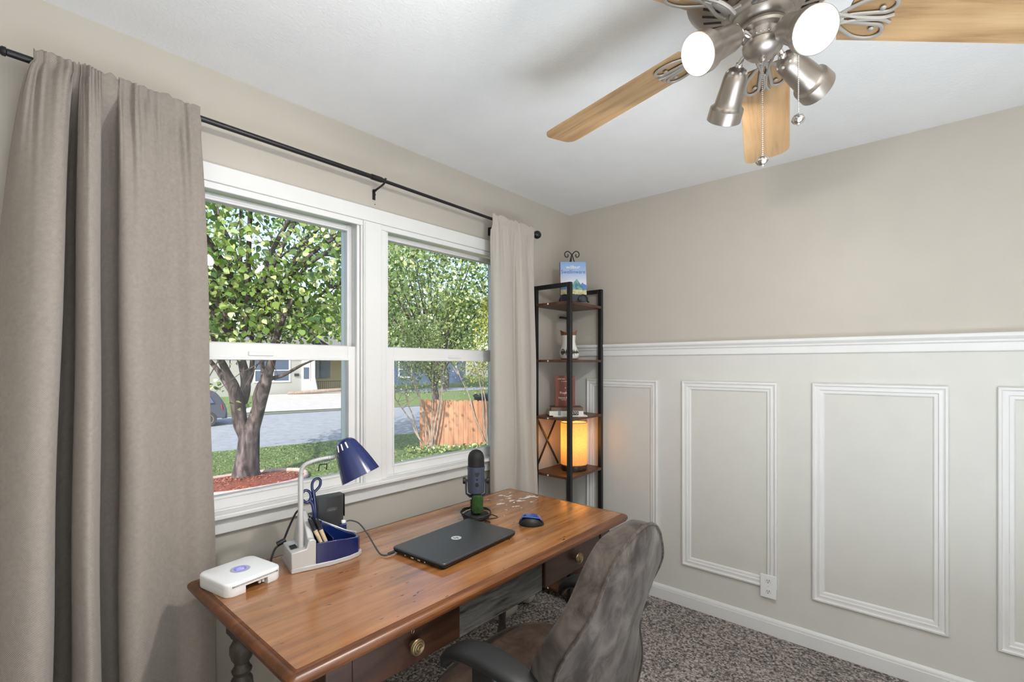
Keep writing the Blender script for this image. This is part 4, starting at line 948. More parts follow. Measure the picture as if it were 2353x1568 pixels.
# book pile and red book
bs = lambda cx, cy, a: rot2(cx, cy, math.radians(a))
def flatbook(name, label, cx, cy, ang, hx, hy, z0, z1, mcover, mpage, group=None, spine_text=None, mat2=None):
    ff = bs(cx, cy, ang); e = thing(name, label, 'book', (cx,cy,z0), group)
    b = MB(); b.loops([[ff(x,y,z) for x,y in ((-hx+.003,-hy+.002),(hx-.003,-hy+.002),(hx-.003,hy-.003),(-hx+.003,hy-.003))] for z in (z0+.002,z1-.002)]); b.build('page_block', mpage, e, smooth=None)
    for (za, zb_) in ((z0,z0+.002),(z1-.002,z1)):
        b = MB(); b.loops([[ff(x,y,z) for x,y in ((-hx,-hy),(hx,-hy),(hx,hy),(-hx,hy))] for z in (za,zb_)]); b.build('cover', mcover, e, smooth=None)
    b = MB(); b.loops([[ff(x,y,z) for x,y in ((-hx,-hy-.0015),(hx,-hy-.0015),(hx,-hy),(-hx,-hy))] for z in (z0,z1)]); b.build('spine', mat2 or mcover, e, smooth=None)
    return e, ff
sz = 1.0883
a_b = -47
e, ff = flatbook('magazine', 'thin white booklet at the bottom of the shelf book pile', -.268,-.178,a_b,.105,.072,sz,sz+.006,M['cream'],M['paper'],'book pile on the third shelf')
e, ff = flatbook('hardcover_book', 'thick grey book with a black spine label in the shelf pile', -.283,-.158,a_b+1,.105,.070,sz+.006,sz+.034,M['greybook'],M['paper'],'book pile on the third shelf', mat2=M['paper'])
b = MB(); b.loops([[ff(x,y,z) for x,y in ((.024,-.0728),(.074,-.0728),(.074,-.0714),(.024,-.0714))] for z in (sz+.0085,sz+.032)]); b.build('spine_label', M['dark'], e, smooth=None)
d1_ = V(ff(1,0,0))-V(ff(0,0,0))
text_part('spine_lettering', 'ATO', .021, ff(.051,-.0730,sz+.020), d1_, (0,0,1), M['cream'], e, sx=.9)
b = MB(); b.loops([[ff(x,y,z) for x,y in ((-.052,-.0724),(-.034,-.0724),(-.034,-.0714),(-.052,-.0714))] for z in (sz+.0062,sz+.0338)]); b.build('spine_band', pm('teal_band',(.22,.30,.31),.5), e, smooth=None)
e, ff = flatbook('leather_book', 'brown leather bound book on top of the shelf pile', -.275,-.162,a_b-2,.098,.070,sz+.034,sz+.056,M['leather'],pm('aged_pages',(.30,.20,.12),.7),'book pile on the third shelf')
e = thing('red_book', 'upright red-brown book with cream lettering above the pile', 'book', (-.262,-.150,sz+.056))
ff = bs(-.2665,-.150,-49); zr0, zr1 = sz+.0562, sz+.250
def rb_(b, x0,x1,y0,y1,z0,z1): return b.loops([[ff(x,y,z) for x,y in ((x0,y0),(x1,y0),(x1,y1),(x0,y1))] for z in (z0,z1)])
b = MB(); rb_(b,-.060,.060,-.0105,.0105,zr0+.002,zr1-.002); b.build('page_block', M['paper'], e, smooth=None)
b = MB(); rb_(b,-.062,.062,-.0130,-.0105,zr0,zr1); b.build('front_cover', M['red'], e, smooth=None)
b = MB(); rb_(b,-.062,.062,.0105,.0130,zr0,zr1); b.build('back_cover', M['red'], e, smooth=None)
b = MB(); rb_(b,-.0635,-.062,-.0130,.0130,zr0,zr1); b.build('spine', M['red'], e, smooth=None)
dr = V(ff(1,0,0))-V(ff(0,0,0))
for body, zz_, sz_ in (('WRITERS    STELLA', .172, .0125),('the good press', .158, .009),('a', .118, .014),('Prophets', .085, .021),('Nations & How', .054, .015),('They Came To Be', .042, .008)):
    text_part('cover_lettering', body, sz_, ff(0,-.0134,zr0+zz_), dr, (0,0,1), M['cream'], e, sx=.9)

# table lamp on shelf
lc = V(-.216,-.183,0); lz = .7422
tl = thing('table_lamp', 'lit cylindrical table lamp with orange fabric shade on the shelf', 'lamp', (lc.x,lc.y,lz))
b = MB(); b.lathe(lc, [(.001,lz+.0002),(.080,lz+.0002),(.081,lz+.004),(.081,lz+.030),(.078,lz+.033),(.001,lz+.033)], seg=40); b.build('base', pm('dark_walnut_base',(.035,.015,.008),.3,coat=.3), tl, smooth=35)
b = MB(); b.lathe(lc, [(.0835,lz+.036),(.0840,lz+.300),(.0830,lz+.300),(.0825,lz+.036)], seg=48, cap=(False,False)); b.loops([[(lc.x+r*math.cos(2*PI*i/48), lc.y+r*math.sin(2*PI*i/48), lz+.036) for i in range(48)] for r in (.0835,.0825)],True,(False,False)); b.build('lamp_shade', M['shade'], tl, smooth=40)
b = MB()
for z in (.301,.036): b.loop_tube([(lc.x+.0835*math.cos(2*PI*i/48), lc.y+.0835*math.sin(2*PI*i/48), lz+z) for i in range(48)], .0017, 6)
b.build('shade_rim', pm('brown_rim',(.11,.05,.02),.5), tl)
b = MB(); b.lathe(lc, [(.008,lz+.033),(.008,lz+.085),(.014,lz+.09),(.014,lz+.11),(.001,lz+.111)], seg=14); b.build('socket', M['black'], tl)
b = MB(); b.sphere((lc.x,lc.y,lz+.140), .027, 16, 10); b.build('bulb', pm('warm_bulb',(1,.75,.42),.4,emit=4), tl)

# ================================================================== CHAIR
ch = thing('office_chair', 'grey suede office chair with black armrests pulled up to the desk', 'chair', (-1.645,-1.02,0))
CX_, CY_, CA, CT = -1.629, -1.344, .054, .067
zk = [.40,.46,.52,.60,.68,.76,.84,.92,.955,.975,.988,.994]
hk = [.225,.250,.250,.236,.247,.252,.216,.161,.122,.085,.045,.012]
ck = [.007,.010,.016,.034,.050,.028,.006,.006,.007,.006,.003,.001]
FW = V(-math.sin(CA), math.cos(CA), 0); WD = V(math.cos(CA), math.sin(CA), 0)
def csp(z, ks): 
    return float(np.interp(z, zk, ks))
def smoothcurve(ks, zz):
    c = np.array(cr(list(zip(zk, ks)), 10)); return np.interp(zz, c[:,0], c[:,1])
zs = np.concatenate([np.linspace(.40,.93,30), np.linspace(.94,.994,14)])
hs = smoothcurve(hk, zs); cs = smoothcurve(ck, zs)
def sft(z): q = 1-z; return .171*q + .157*q*q - .182*q**3
NU = 14; us = np.linspace(-1, 1, NU*2+1)
rings = []
for z, h, c in zip(zs, hs, cs):
    s0_ = sft(z); th = CT*min(1, h/.10)**.5; R = []
    def pt(u, dpt): 
        return V(CX_, CY_, z) + WD*(u*h) + FW*(s0_ + c*abs(u)**2.2 + dpt)
    for u in us: R.append(pt(u, -.014*(1-u*u)*min(1,h/.1)))
    for a in (.25,.5,.75): R.append(pt(1 + (.010/h)*math.sin(a*PI)*.7, th*a))
    for u in us[::-1]: R.append(pt(u, th + .016*(1-u*u)*min(1,h/.1)))
    for a in (.75,.5,.25): R.append(pt(-1 - (.010/h)*math.sin(a*PI)*.7, th*a))
    rings.append(R)
b = MB(); b.loops(rings); bk_ = b.build('backrest', M['suede'], ch, smooth=70)
# piping along both seams
seamR = [V(CX_,CY_,z) + WD*h + FW*(sft(z)+c) for z,h,c in zip(zs,hs,cs)]; seamL = [V(CX_,CY_,z) - WD*h + FW*(sft(z)+c) for z,h,c in zip(zs,hs,cs)]
b = MB(); b.tube([p - FW*.0015 for p in seamL] + [p - FW*.0015 for p in reversed(seamR)], .0042, 8)
pf_ = [p + FW*(CT*min(1,h/.10)**.5+.001) for p, h in zip(seamL, hs)] + [p + FW*(CT*min(1,h/.10)**.5+.001) for p, h in reversed(list(zip(seamR, hs)))]
b.build('piping', M['piping'], bk_, smooth=70)
# seat cushion
sc0 = V(-1.645,-.985,0); sa = CA
fs = rot2(sc0.x, sc0.y, sa)
def sring(s, z, hx=.272, hy=.238, p=3.4, n=44):
    out = []
    for i in range(n):
        a = 2*PI*i/n; c, d = math.cos(a), math.sin(a); x = hx*s*math.copysign(abs(c)**(2/p), c); y = hy*s*math.copysign(abs(d)**(2/p), d)
        out.append(fs(x, y, z - .028*max(0, y/hy-.4)**1.5))
    return out
b = MB(); b.loops([sring(.90,.395), sring(.97,.402), sring(1.0,.425), sring(1.0,.445), sring(.985,.468), sring(.94,.485), sring(.82,.493), sring(.55,.494), sring(.25,.490)]); st = b.build('seat', M['suedeseat'], ch, smooth=70)
b = MB(); b.loop_tube([V(p)+V(0,0,.002) for p in sring(.992,.462)], .004, 8); b.build('piping', M['piping'], st, smooth=70)
b = MB(); b.loops([sring(.80,.372), sring(.86,.380), sring(.86,.395)]); b.build('seat_pan', M['blackp'], ch)
# armrests
for s, xo in ((-1,-1.915),(1,-1.375)):
    fa = rot2(xo, -1.055, sa + s*.02)
    path = [(0,-.165,.664),(0,-.12,.680),(0,-.06,.690),(0,.0,.692),(0,.06,.686),(0,.10,.672),(0,.128,.650),(0,.142,.622)]
    wd = [.022,.036,.041,.042,.041,.037,.030,.018]; tk = [.010,.016,.018,.019,.018,.017,.015,.010]
    C_ = np.array(cr([p+(w_,t_) for p,w_,t_ in zip(path,wd,tk)],6)); R = []
    for i, (x,y,z,w_,t_) in enumerate(C_):
        d = C_[min(i+1,len(C_)-1)][:3]-C_[max(i-1,0)][:3]; d = d/np.linalg.norm(d); up = V(0,-d[2],d[1])
        if up.z < 0: up = -up
        ringp = []
        for k_ in range(24):
            a = 2*PI*k_/24; c, q_ = math.cos(a), math.sin(a); xx = w_*math.copysign(abs(c)**.75,c); hh = t_*math.copysign(abs(q_)**.75,q_)
            o_ = V(x+xx, y, z-.018) + up*hh; ringp.append(fs_ := fa(o_.x, o_.y, o_.z))
        R.append(ringp)
    b = MB(); b.loops(R); am = b.build('armrest', M['blackp'], ch, smooth=70)
    b = MB(); Pp = [[fa(x,y,z) for x,y in ((-.018,-.045+o_),(.018,-.045+o_),(.018,.035+o_),(-.018,.035+o_))] for z,o_ in ((.666,.0),(.56,-.005),(.42,-.012),(.385,-.012))]
    b.loops(Pp); b.build('arm_post', M['blackp'], am, bevel=.008)
    b = MB(); p0 = V(fa(0,-.016,.382)); p1 = V(fa(-s*.16,-.0,.372)); b.bar(p0, p1, .06, .014); b.build('arm_bracket', M['blackp'], am, bevel=.003)
b = MB(); b.bar(V(fs(0,-.18,.378)), V(CX_,CY_,.40)+FW*.14, .07, .014); b.bar(V(CX_,CY_,.385)+FW*.13, V(CX_,CY_,.52)+FW*.085, .07, .014); b.build('back_bracket', M['blackp'], ch)
b = MB(); b.lathe((sc0.x,sc0.y,0), [(.035,.075),(.04,.10),(.028,.13),(.028,.26),(.018,.262),(.018,.36),(.05,.365),(.05,.374)], seg=24); b.build('gas_column', M['black'], ch, smooth=35)
for k_ in range(5):
    a = 2*PI*k_/5 + .45; d = V(math.cos(a), math.sin(a), 0); c0_ = V(sc0.x, sc0.y, 0)
    b = MB(); b.tube([c0_+d*.02+V(0,0,.098), c0_+d*.15+V(0,0,.088), c0_+d*.285+V(0,0,.070)], [.026,.021,.015], 12); lg = b.build('base_leg', M['blackp'], ch, smooth=60)
    b = MB(); t_ = V(-d.y,d.x,0)
    for s in (-1,1): b.lathe(c0_+d*.285+t_*(s*.009)+V(0,0,.0262), [(.018,0),(.0258,.003),(.0258,.013),(.018,.016)], tuple(t_*s), 18)
    b.tube([c0_+d*.285+V(0,0,.07), c0_+d*.285+V(0,0,.03)], .006, 8); b.build('caster', M['tire'], lg)
# ================================================================== OUTSIDE
def zg(y): return -.6-.05*y if y < 11 else (-1.15 if y < 21 else -1.15+.035*(y-21))
near = lambda x: 14.4-.2*x
far = lambda x: 25.2-.2*x
rg = random.Random(5)
def strip(name, mat, xs, fa, fb, nz, ny, label, cat, zfun, jit=0):
    P = []
    for i in range(ny+1):
        P.append([(x, fa(x)+(fb(x)-fa(x))*i/ny, zfun(fa(x)+(fb(x)-fa(x))*i/ny)+rg.uniform(-jit,jit)) for x in xs])
    return struct(MB().grid(P).build(name, mat, smooth=180, fix=False), label, cat)
XS = [-18+i*1.0 for i in range(64)]
strip('ground', M['grass'], XS, lambda x: .2, near, 0, 30, 'mown lawn in front of the window', 'ground', lambda y: zg(min(y,11)), .012)
strip('road', M['road'], XS, lambda x: near(x)-.2, lambda x: far(x)+.3, 0, 4, 'pale street past the lawn', 'road', lambda y: -1.17)
strip('ground_far', M['grass'], XS, far, lambda x: 75, 0, 20, 'lawns across the street', 'ground', lambda y: zg(y)+.02)
b = MB(); b.add([(6.0,24.05,-1.0),(13.6,22.4,-1.06),(15.2,26.0,-.93),(17.6,32.4,-.70),(10.4,32.8,-.69),(8.4,27,-.90)],[(0,1,2,3,4,5)])
b.v = [(x,y,zg(y)+.05) for x,y,z in b.v]; struct(b.build('driveway', M['concrete'], smooth=None), 'pale concrete driveway across the street', 'driveway')
rn = np.random.default_rng(77); C = np.stack([rn.uniform(-.6,9.5,30000), rn.uniform(5.6,14.3,30000), np.zeros(30000)],1)
C = C[C[:,1] < 14.2-.2*C[:,0]]; C = C[(((C[:,0]-1.05)/1.50)**2 + ((C[:,1]-8.75)/1.34)**2 > 1)]; fq = (C[:,0]-6.24)*.784 + (C[:,1]-9.61)*.621; C = C[(fq < -1.30) | ((C[:,0] < 5.0) & (C[:,1] > 9.0))]; C = C[(np.hypot(C[:,0]-6.22,C[:,1]-9.1) > .6) & (np.hypot(C[:,0]-7.31,C[:,1]-7.83) > .5)]; C[:,2] = -.6-.05*np.minimum(C[:,1],11)+.022
M['blades'] = leaf('grass_blade', [(0,(.03,.065,.015)),(.5,(.12,.20,.05)),(.85,(.30,.36,.12)),(1,(.52,.50,.28))], .3)
e = thing('lawn_grass', 'tufts of short grass covering the near lawn', 'grass', (4,9,-1.05), None, 'stuff'); DEFER_GRASS = (C, rn.uniform(.04,.10,len(C)), e)
# mulch ring with edging
b = MB(); R = []
for s, h in ((0.0001,.09),(.5,.075),(.85,.04),(1,.0)):
    R.append([(1.05+1.17*s*math.cos(a)*(1+.06*math.sin(3*a)), 8.75+1.00*s*math.sin(a)*(1+.05*math.cos(2*a)), zg(8.75+1.05*s*math.sin(a))+.02+h) for a in [2*PI*k/40 for k in range(40)]])
b.loops(R, True, (False, False))
for i in range(2600):
    a = rg.uniform(0,2*PI); s = rg.uniform(0,1)**.5; x, y = 1.05+1.08*s*math.cos(a), 8.75+.92*s*math.sin(a); L_ = rg.uniform(.02,.05); t = rg.uniform(0,PI)
    z = zg(y)+.035+.08*(1-s)+rg.uniform(0,.02); dx, dy = L_*math.cos(t), L_*math.sin(t)
    b.add([(x-dx,y-dy,z),(x-dy*.25,y+dx*.25,z+.012),(x+dx,y+dy,z+rg.uniform(-.01,.02)),(x+dy*.25,y-dx*.25,z+.004)],[(0,1,2,3)])
o = b.build('mulch_bed', M['chips'], smooth=None, fix=False); tag(o, 'bed of red mulch around the foot of the big tree', 'mulch', None, 'stuff')
b = MB(); b.loop_tube([(1.05+1.27*math.cos(a)*(1+.06*math.sin(3*a)), 8.75+1.10*math.sin(a)*(1+.05*math.cos(2*a)), zg(8.75+1.1*math.sin(a))+.04) for a in [2*PI*k/40 for k in range(40)]], .05, 8)
tag(b.build('garden_edging', pm('pinkish_stone',(.42,.28,.25),.8,var=.3), smooth=60), 'low stone edging round the mulch bed', 'edging')

def leafmesh(name, C, sizes, mat, parent, seed, upb=.35, wide=.42, six=False):
    rng = np.random.default_rng(seed); n = len(C)
    d = rng.normal(size=(n,3)); d[:,2] -= .35; d /= np.linalg.norm(d, axis=1)[:,None]
    nn = rng.normal(size=(n,3)); nn[:,2] += upb*2; sd = np.cross(d, nn); sd /= np.linalg.norm(sd, axis=1)[:,None]; nr = np.cross(sd, d)
    s = sizes[:,None]
    v = np.stack([C-d*s*.5, C-d*s*.12+sd*s*wide+nr*s*.08, C+d*s*.55, C-d*s*.12-sd*s*wide+nr*s*.08], 1).reshape(-1,3)
    q = 4
    if six:                                                            # rounded, pointed leaf outline
        q = 8; o_ = [(-.46,0,0),(-.40,.26,.05),(-.20,.44,.09),(.10,.34,.07),(.58,0,-.06),(.10,-.34,.07),(-.20,-.44,.09),(-.40,-.26,.05)]
        v = np.stack([C+d*s*a+sd*s*w_+nr*s*h_ for a,w_,h_ in o_], 1).reshape(-1,3)
    me = bpy.data.meshes.new(name); me.vertices.add(q*n); me.vertices.foreach_set('co', v.ravel())
    me.loops.add(q*n); me.loops.foreach_set('vertex_index', np.arange(q*n)); me.polygons.add(n)
    me.polygons.foreach_set('loop_start', np.arange(0,q*n,q)); me.polygons.foreach_set('loop_total', np.full(n,q)); me.update(calc_edges=True); me.validate()
    me.materials.append(mat); o = bpy.data.objects.new(name, me); COL.objects.link(o); adopt(o, parent); return o
def ell(rng, n, c, r, hollow=.25):
    d = rng.normal(size=(n,3)); d /= np.linalg.norm(d,axis=1)[:,None]; q = (hollow + (1-hollow)*rng.random(n))**.45
    return np.array(c) + d*q[:,None]*np.array(r)
leafmesh('grass_blades', DEFER_GRASS[0], DEFER_GRASS[1], M['blades'], DEFER_GRASS[2], 78, 0, .07)
TREE = {'trunk':[(1.2,9.05,-1.1,.315),(1.21,9.04,-.87,.262),(1.23,9.02,-.54,.227),(1.25,9.0,-.18,.205),(1.26,8.99,.05,.195)],
'L':[(1.25,9.0,-.35,.17),(1.20,9.04,-.08,.155),(1.11,9.07,.15,.142),(1.05,9.01,.44,.138),(.98,8.94,.72,.128),(.89,8.87,.99,.11),(.78,8.82,1.2,.083),(.68,8.75,1.39,.07),(.58,8.65,1.54,.061),(.49,8.55,1.73,.052),(.39,8.44,1.97,.039)],
'L1':[(1.05,9.05,.5,.09),(1.07,9.2,.7,.087),(1.0,9.39,.93,.079),(.95,9.61,1.13,.071),(.89,9.84,1.33,.054),(.82,10.13,1.54,.046),(.77,10.41,1.78,.037)],
'L3':[(1.10,9.08,.35,.11),(1.13,9.14,.52,.114),(1.19,9.08,.79,.105),(1.21,9.07,1.02,.096),(1.19,9.12,1.3,.088),(1.15,9.18,1.53,.079),(1.08,9.29,1.81,.075),(1.01,9.39,2.22,.075),(.98,9.46,2.52,.075),(.88,9.6,2.94,.075),(.78,9.74,3.24,.08),(.63,9.94,3.2,.075),(.47,10.16,3.36,.053),(.26,10.43,3.74,.036)],
'L4':[(1.2,9.07,.75,.08),(1.2,9.05,.93,.079),(1.27,8.96,1.19,.066),(1.29,8.92,1.5,.052),(1.28,8.91,1.89,.048),(1.24,8.93,2.31,.044),(1.2,8.95,2.72,.039),(1.13,9.0,3.11,.03),(1.09,9.02,3.85,.026),(1.08,9.0,4.64,.022),(1.09,8.95,5.2,.013)],
'R':[(1.25,9.0,-.30,.17),(1.28,8.95,.01,.155),(1.34,8.82,.38,.134),(1.37,8.67,.71,.121),(1.39,8.53,.96,.107),(1.39,8.38,1.21,.093),(1.39,8.23,1.48,.084),(1.39,8.07,1.83,.071),(1.4,7.89,2.13,.058),(1.43,7.69,2.37,.041),(1.47,7.46,2.66,.024)],
'R1':[(1.39,8.6,.95,.06),(1.5,8.6,1.1,.055),(1.57,8.49,1.13,.043),(1.63,8.21,1.19,.038),(1.69,7.91,1.3,.034),(1.7,7.63,1.38,.029),(1.73,7.31,1.46,.02),(1.77,6.96,1.54,.016)],
'R2':[(1.33,8.85,.25,.08),(1.36,8.87,.42,.079),(1.34,8.88,.7,.07),(1.38,8.84,.93,.061),(1.43,8.77,1.1,.05),(1.43,8.75,1.3,.048),(1.38,8.79,1.76,.048),(1.4,8.76,2.12,.044),(1.42,8.72,2.51,.035),(1.46,8.66,2.76,.022)],
'U2':[(.98,9.46,2.45,.061),(1.02,9.26,2.64,.066),(1.11,9.17,2.74,.061),(1.22,9.06,2.78,.057),(1.31,8.97,2.83,.053),(1.37,8.91,2.95,.053),(1.42,8.86,3.07,.053),(1.53,8.75,3.34,.057),(1.66,8.62,3.68,.053),(1.77,8.5,4.01,.04),(1.9,8.37,4.35,.031),(1.99,8.29,4.64,.018)],
'U3':[(1.05,9.32,1.9,.035),(.96,9.33,2.13,.035),(.94,9.57,2.26,.035),(.88,9.98,2.72,.036),(.86,10.39,3.17,.028),(.9,10.77,3.79,.024)],
'U6':[(1.12,9.02,3.2,.031),(1.06,9.28,3.84,.035),(.99,9.43,4.13,.04),(.92,9.61,4.41,.036),(.88,9.77,4.87,.022)],
'U9':[(1.40,8.0,1.95,.035),(1.67,8.51,2.17,.035),(1.77,8.32,2.67,.035),(1.86,8.1,3.15,.039),(1.92,7.88,3.42,.038),(2.1,7.53,3.64,.038),(2.3,7.12,3.85,.033),(2.5,6.71,3.96,.025)],
'U10':[(1.67,8.5,2.2,.026),(1.79,8.38,2.68,.026),(2.27,8.07,2.87,.031),(2.55,8.09,3.09,.032),(2.87,8.13,3.24,.033),(3.26,8.13,3.6,.024)],
'U11':[(1.66,8.62,3.65,.026),(1.71,8.35,3.73,.022),(1.82,8.02,3.88,.026),(2.0,7.6,3.97,.021),(2.2,7.14,4.04,.017)]}
tr = thing('shade_tree', 'large tree with thick forked trunk in the mulch bed outside', 'tree', (1.2,9.05,-1.05))
ends = []
b = MB()
for k_, P in TREE.items():
    c = cr(P, 4 if k_ in ('trunk','L','R') else 3); 
    if k_ == 'trunk': pass
    b.tube([p[:3] for p in c], [max(.008, p[3]) for p in c], 12 if k_ in ('trunk','L','R') else 8)
    if k_ not in ('trunk',): ends += [p for p in c if p[2] > 1.5]
rn = np.random.default_rng(21); tw = []
for i in range(150):                                               # twigs
    p = ends[int(rn.integers(len(ends)))]; q = np.array(p[:3]); d = rn.normal(size=3); d[2] += .5; d /= np.linalg.norm(d); L_ = rn.uniform(.5,1.6)
    pts = [tuple(q), tuple(q+d*L_*.5+rn.normal(size=3)*.08), tuple(q+d*L_+rn.normal(size=3)*.15+np.array([0,0,.1]))]
    b.tube(pts, [.014,.009,.004], 5); tw += pts[1:]
# a few high limbs that carry the outer crown
for i in range(14):
    a = 2*PI*i/14+.3; q = np.array([1.2+.3*math.cos(a),9+.3*math.sin(a),2.0+rn.random()]); e_ = np.array([1.4+rn.uniform(2,3.6)*math.cos(a),9+rn.uniform(1.8,3)*math.sin(a),rn.uniform(3.5,7)])
    m_ = (q+e_)/2+np.array([0,0,.4]); b.tube([p for p in cr([tuple(q),tuple(m_),tuple(e_)],4)], [.06,.055,.05,.045,.04,.034,.028,.02,.012], 7); tw += [tuple(e_), tuple(m_)]
b.build('trunk', M['bark'], tr, smooth=60)
tw = np.array(tw)
cc = tw[rn.integers(len(tw), size=6200)] + rn.normal(size=(6200,3))*np.array([.42,.42,.36])
c2 = ell(rn, 5600, (1.5,9.0,4.7), (3.6,2.9,3.1))
keep = np.concatenate([cc, c2]); keep = keep[(keep[:,2] > 1.62 + .25*rn.random(len(keep)))]
# the crown opens up towards the upper left of the trunk
gap = (np.linalg.norm((keep-np.array([1.35,9.0,4.1]))/np.array([.55,3.0,.75]), axis=1) < 1) & (rn.random(len(keep)) < .8)
keep = keep[~gap]
leafmesh('foliage', keep, rn.uniform(.065,.155,len(keep)), M['leaf'], tr, 31, six=True)
low = np.array([(.62,9.0,1.0),(.95,8.7,.55),(.70,9.0,1.05),(1.24,8.8,.52),(1.22,8.82,.48),(.55,8.9,.95),(1.0,8.75,1.5),(.9,8.8,1.45),(.60,8.95,.92),(.66,8.9,1.02)]); low = np.repeat(low,3,0)+rn.normal(size=(30,3))*.06
leafmesh('trunk_sprouts', low, rn.uniform(.05,.11,30), M['leaf'], tr, 32, six=True)

def small_tree(name, label, x, y, hgt, crown, rad, n, size, mat, seed, group, trunk_r=.16, hollow=.25, clumps=26):
    rn = np.random.default_rng(seed); z0 = zg(y)-.05; e = thing(name, label, 'tree', (x,y,z0), group)
    b = MB(); b.tube([(x,y,z0),(x+.1,y,z0+hgt*.5),(x,y+.1,z0+hgt)], [trunk_r*1.2,trunk_r,trunk_r*.7], 8)
    cl = ell(rn, clumps, crown, rad, .1)
    for q in cl: m_ = (np.array([x,y,z0+hgt])*.5 + q*.5 + np.array([0,0,.3])); b.tube([(x,y,z0+hgt*.85), tuple(m_), tuple(q)], [trunk_r*.32, trunk_r*.2, .012], 5)
    b.build('trunk', M['bark'], e, smooth=60)
    C = np.concatenate([cl[rn.integers(len(cl), size=int(n*.75))] + rn.normal(size=(int(n*.75),3))*np.array(rad)*.19, ell(rn, n-int(n*.75), crown, rad, hollow)])
    C = C[C[:,2] > z0+.9]; C = C[(((C-np.array(crown))/np.array(rad))**2).sum(1) < 1.06]
    leafmesh('foliage', C, rn.uniform(size*.7,size*1.4,len(C)), mat, e, seed+1)
G_ = 'trees beyond the lawn'
small_tree('lawn_tree', 'fine leaved tree seen through the right window above the wooden fence', 9.8, 13.2, 2.0, (9.6,13.2,4.6), (3.6,3.2,3.4), 13000, .13, M['leaf2'], 50, G_)
small_tree('lawn_tree', 'bright yellow-green small tree behind the fence beside the curtain edge', 9.5, 8.4, 1.4, (9.25,8.5,2.7), (1.5,1.3,1.35), 2600, .10, M['leaf3'], 60, G_, .07)
small_tree('lawn_tree', 'green tree across the street right of the big trunk', 17.2, 28.5, 3.0, (17,28.5,5.2), (4.0,3.4,2.9), 4200, .26, M['leaf2'], 70, G_, .2)
small_tree('street_tree', 'tree rising behind the roof of the white house', 9.0, 48.0, 4.0, (9,48,5.2), (5.4,4,4.2), 3000, .46, M['leaf4'], 80, G_, .3)
small_tree('street_tree', 'tree behind the far left end of the white house', -2.5, 47.0, 4.0, (-2.5,47,5.6), (5.2,4,4.6), 3000, .46, M['leaf4'], 90, G_, .3)
small_tree('street_tree', 'dark tree behind the blue house roof', 31.0, 52.0, 4.0, (31,52,5.6), (6.4,4.5,5), 3600, .46, M['leaf4'], 100, G_, .3)
small_tree('street_tree', 'tree shading the front yard of the blue house', 25.5, 30.5, 2.6, (25.5,30.5,4.6), (4.2,3.5,3.2), 4200, .28, M['leaf2'], 110, G_, .2)
small_tree('street_tree', 'dark tree between the white house and the blue house', 20.5, 49.0, 4.0, (20.5,49,5.2), (4.4,4,4.4), 3000, .46, M['leaf4'], 120, G_, .3)
# crape myrtles in front of the fence
ST = [[[(6.18,9.13,-1.09),(5.95,9.38,-.64),(5.85,9.51,-.26),(5.68,9.7,.12),(5.51,9.89,.47)],[(6.18,9.13,-1.09),(5.99,9.35,-.7),(5.89,9.46,-.13),(5.79,9.58,.25),(5.75,9.62,.56)],[(6.22,9.08,-1.09),(6.18,9.13,-.45),(6.05,9.27,.18),(5.95,9.38,.62),(5.8,9.56,1.26)],[(6.24,9.06,-1.09),(6.24,9.05,-.13),(6.25,9.04,.37),(6.24,9.05,1.26)],[(6.22,9.08,-1.09),(6.29,9.0,-.39),(6.37,8.91,.25),(6.41,8.86,.75),(6.47,8.79,1.38)],[(6.26,9.03,-1.09),(6.34,8.94,-.51),(6.4,8.87,.12),(6.43,8.84,.88),(6.3,8.98,1.51)],[(6.18,9.13,-1.09),(6.1,9.22,-.39),(6.04,9.29,.25),(5.93,9.41,.88),(5.89,9.46,1.32)]],
      [[(7.28,7.86,-1.0),(7.17,7.99,-.51),(7.05,8.13,-.07),(6.95,8.24,.5),(6.83,8.38,.88),(6.72,8.51,1.26)],[(7.32,7.82,-1.0),(7.23,7.92,-.26),(7.2,7.96,.5),(7.13,8.03,1.0),(7.07,8.11,1.32)],[(7.33,7.8,-1.0),(7.28,7.86,-.51),(7.27,7.88,.25),(7.22,7.94,.75),(7.23,7.92,1.38)]]]
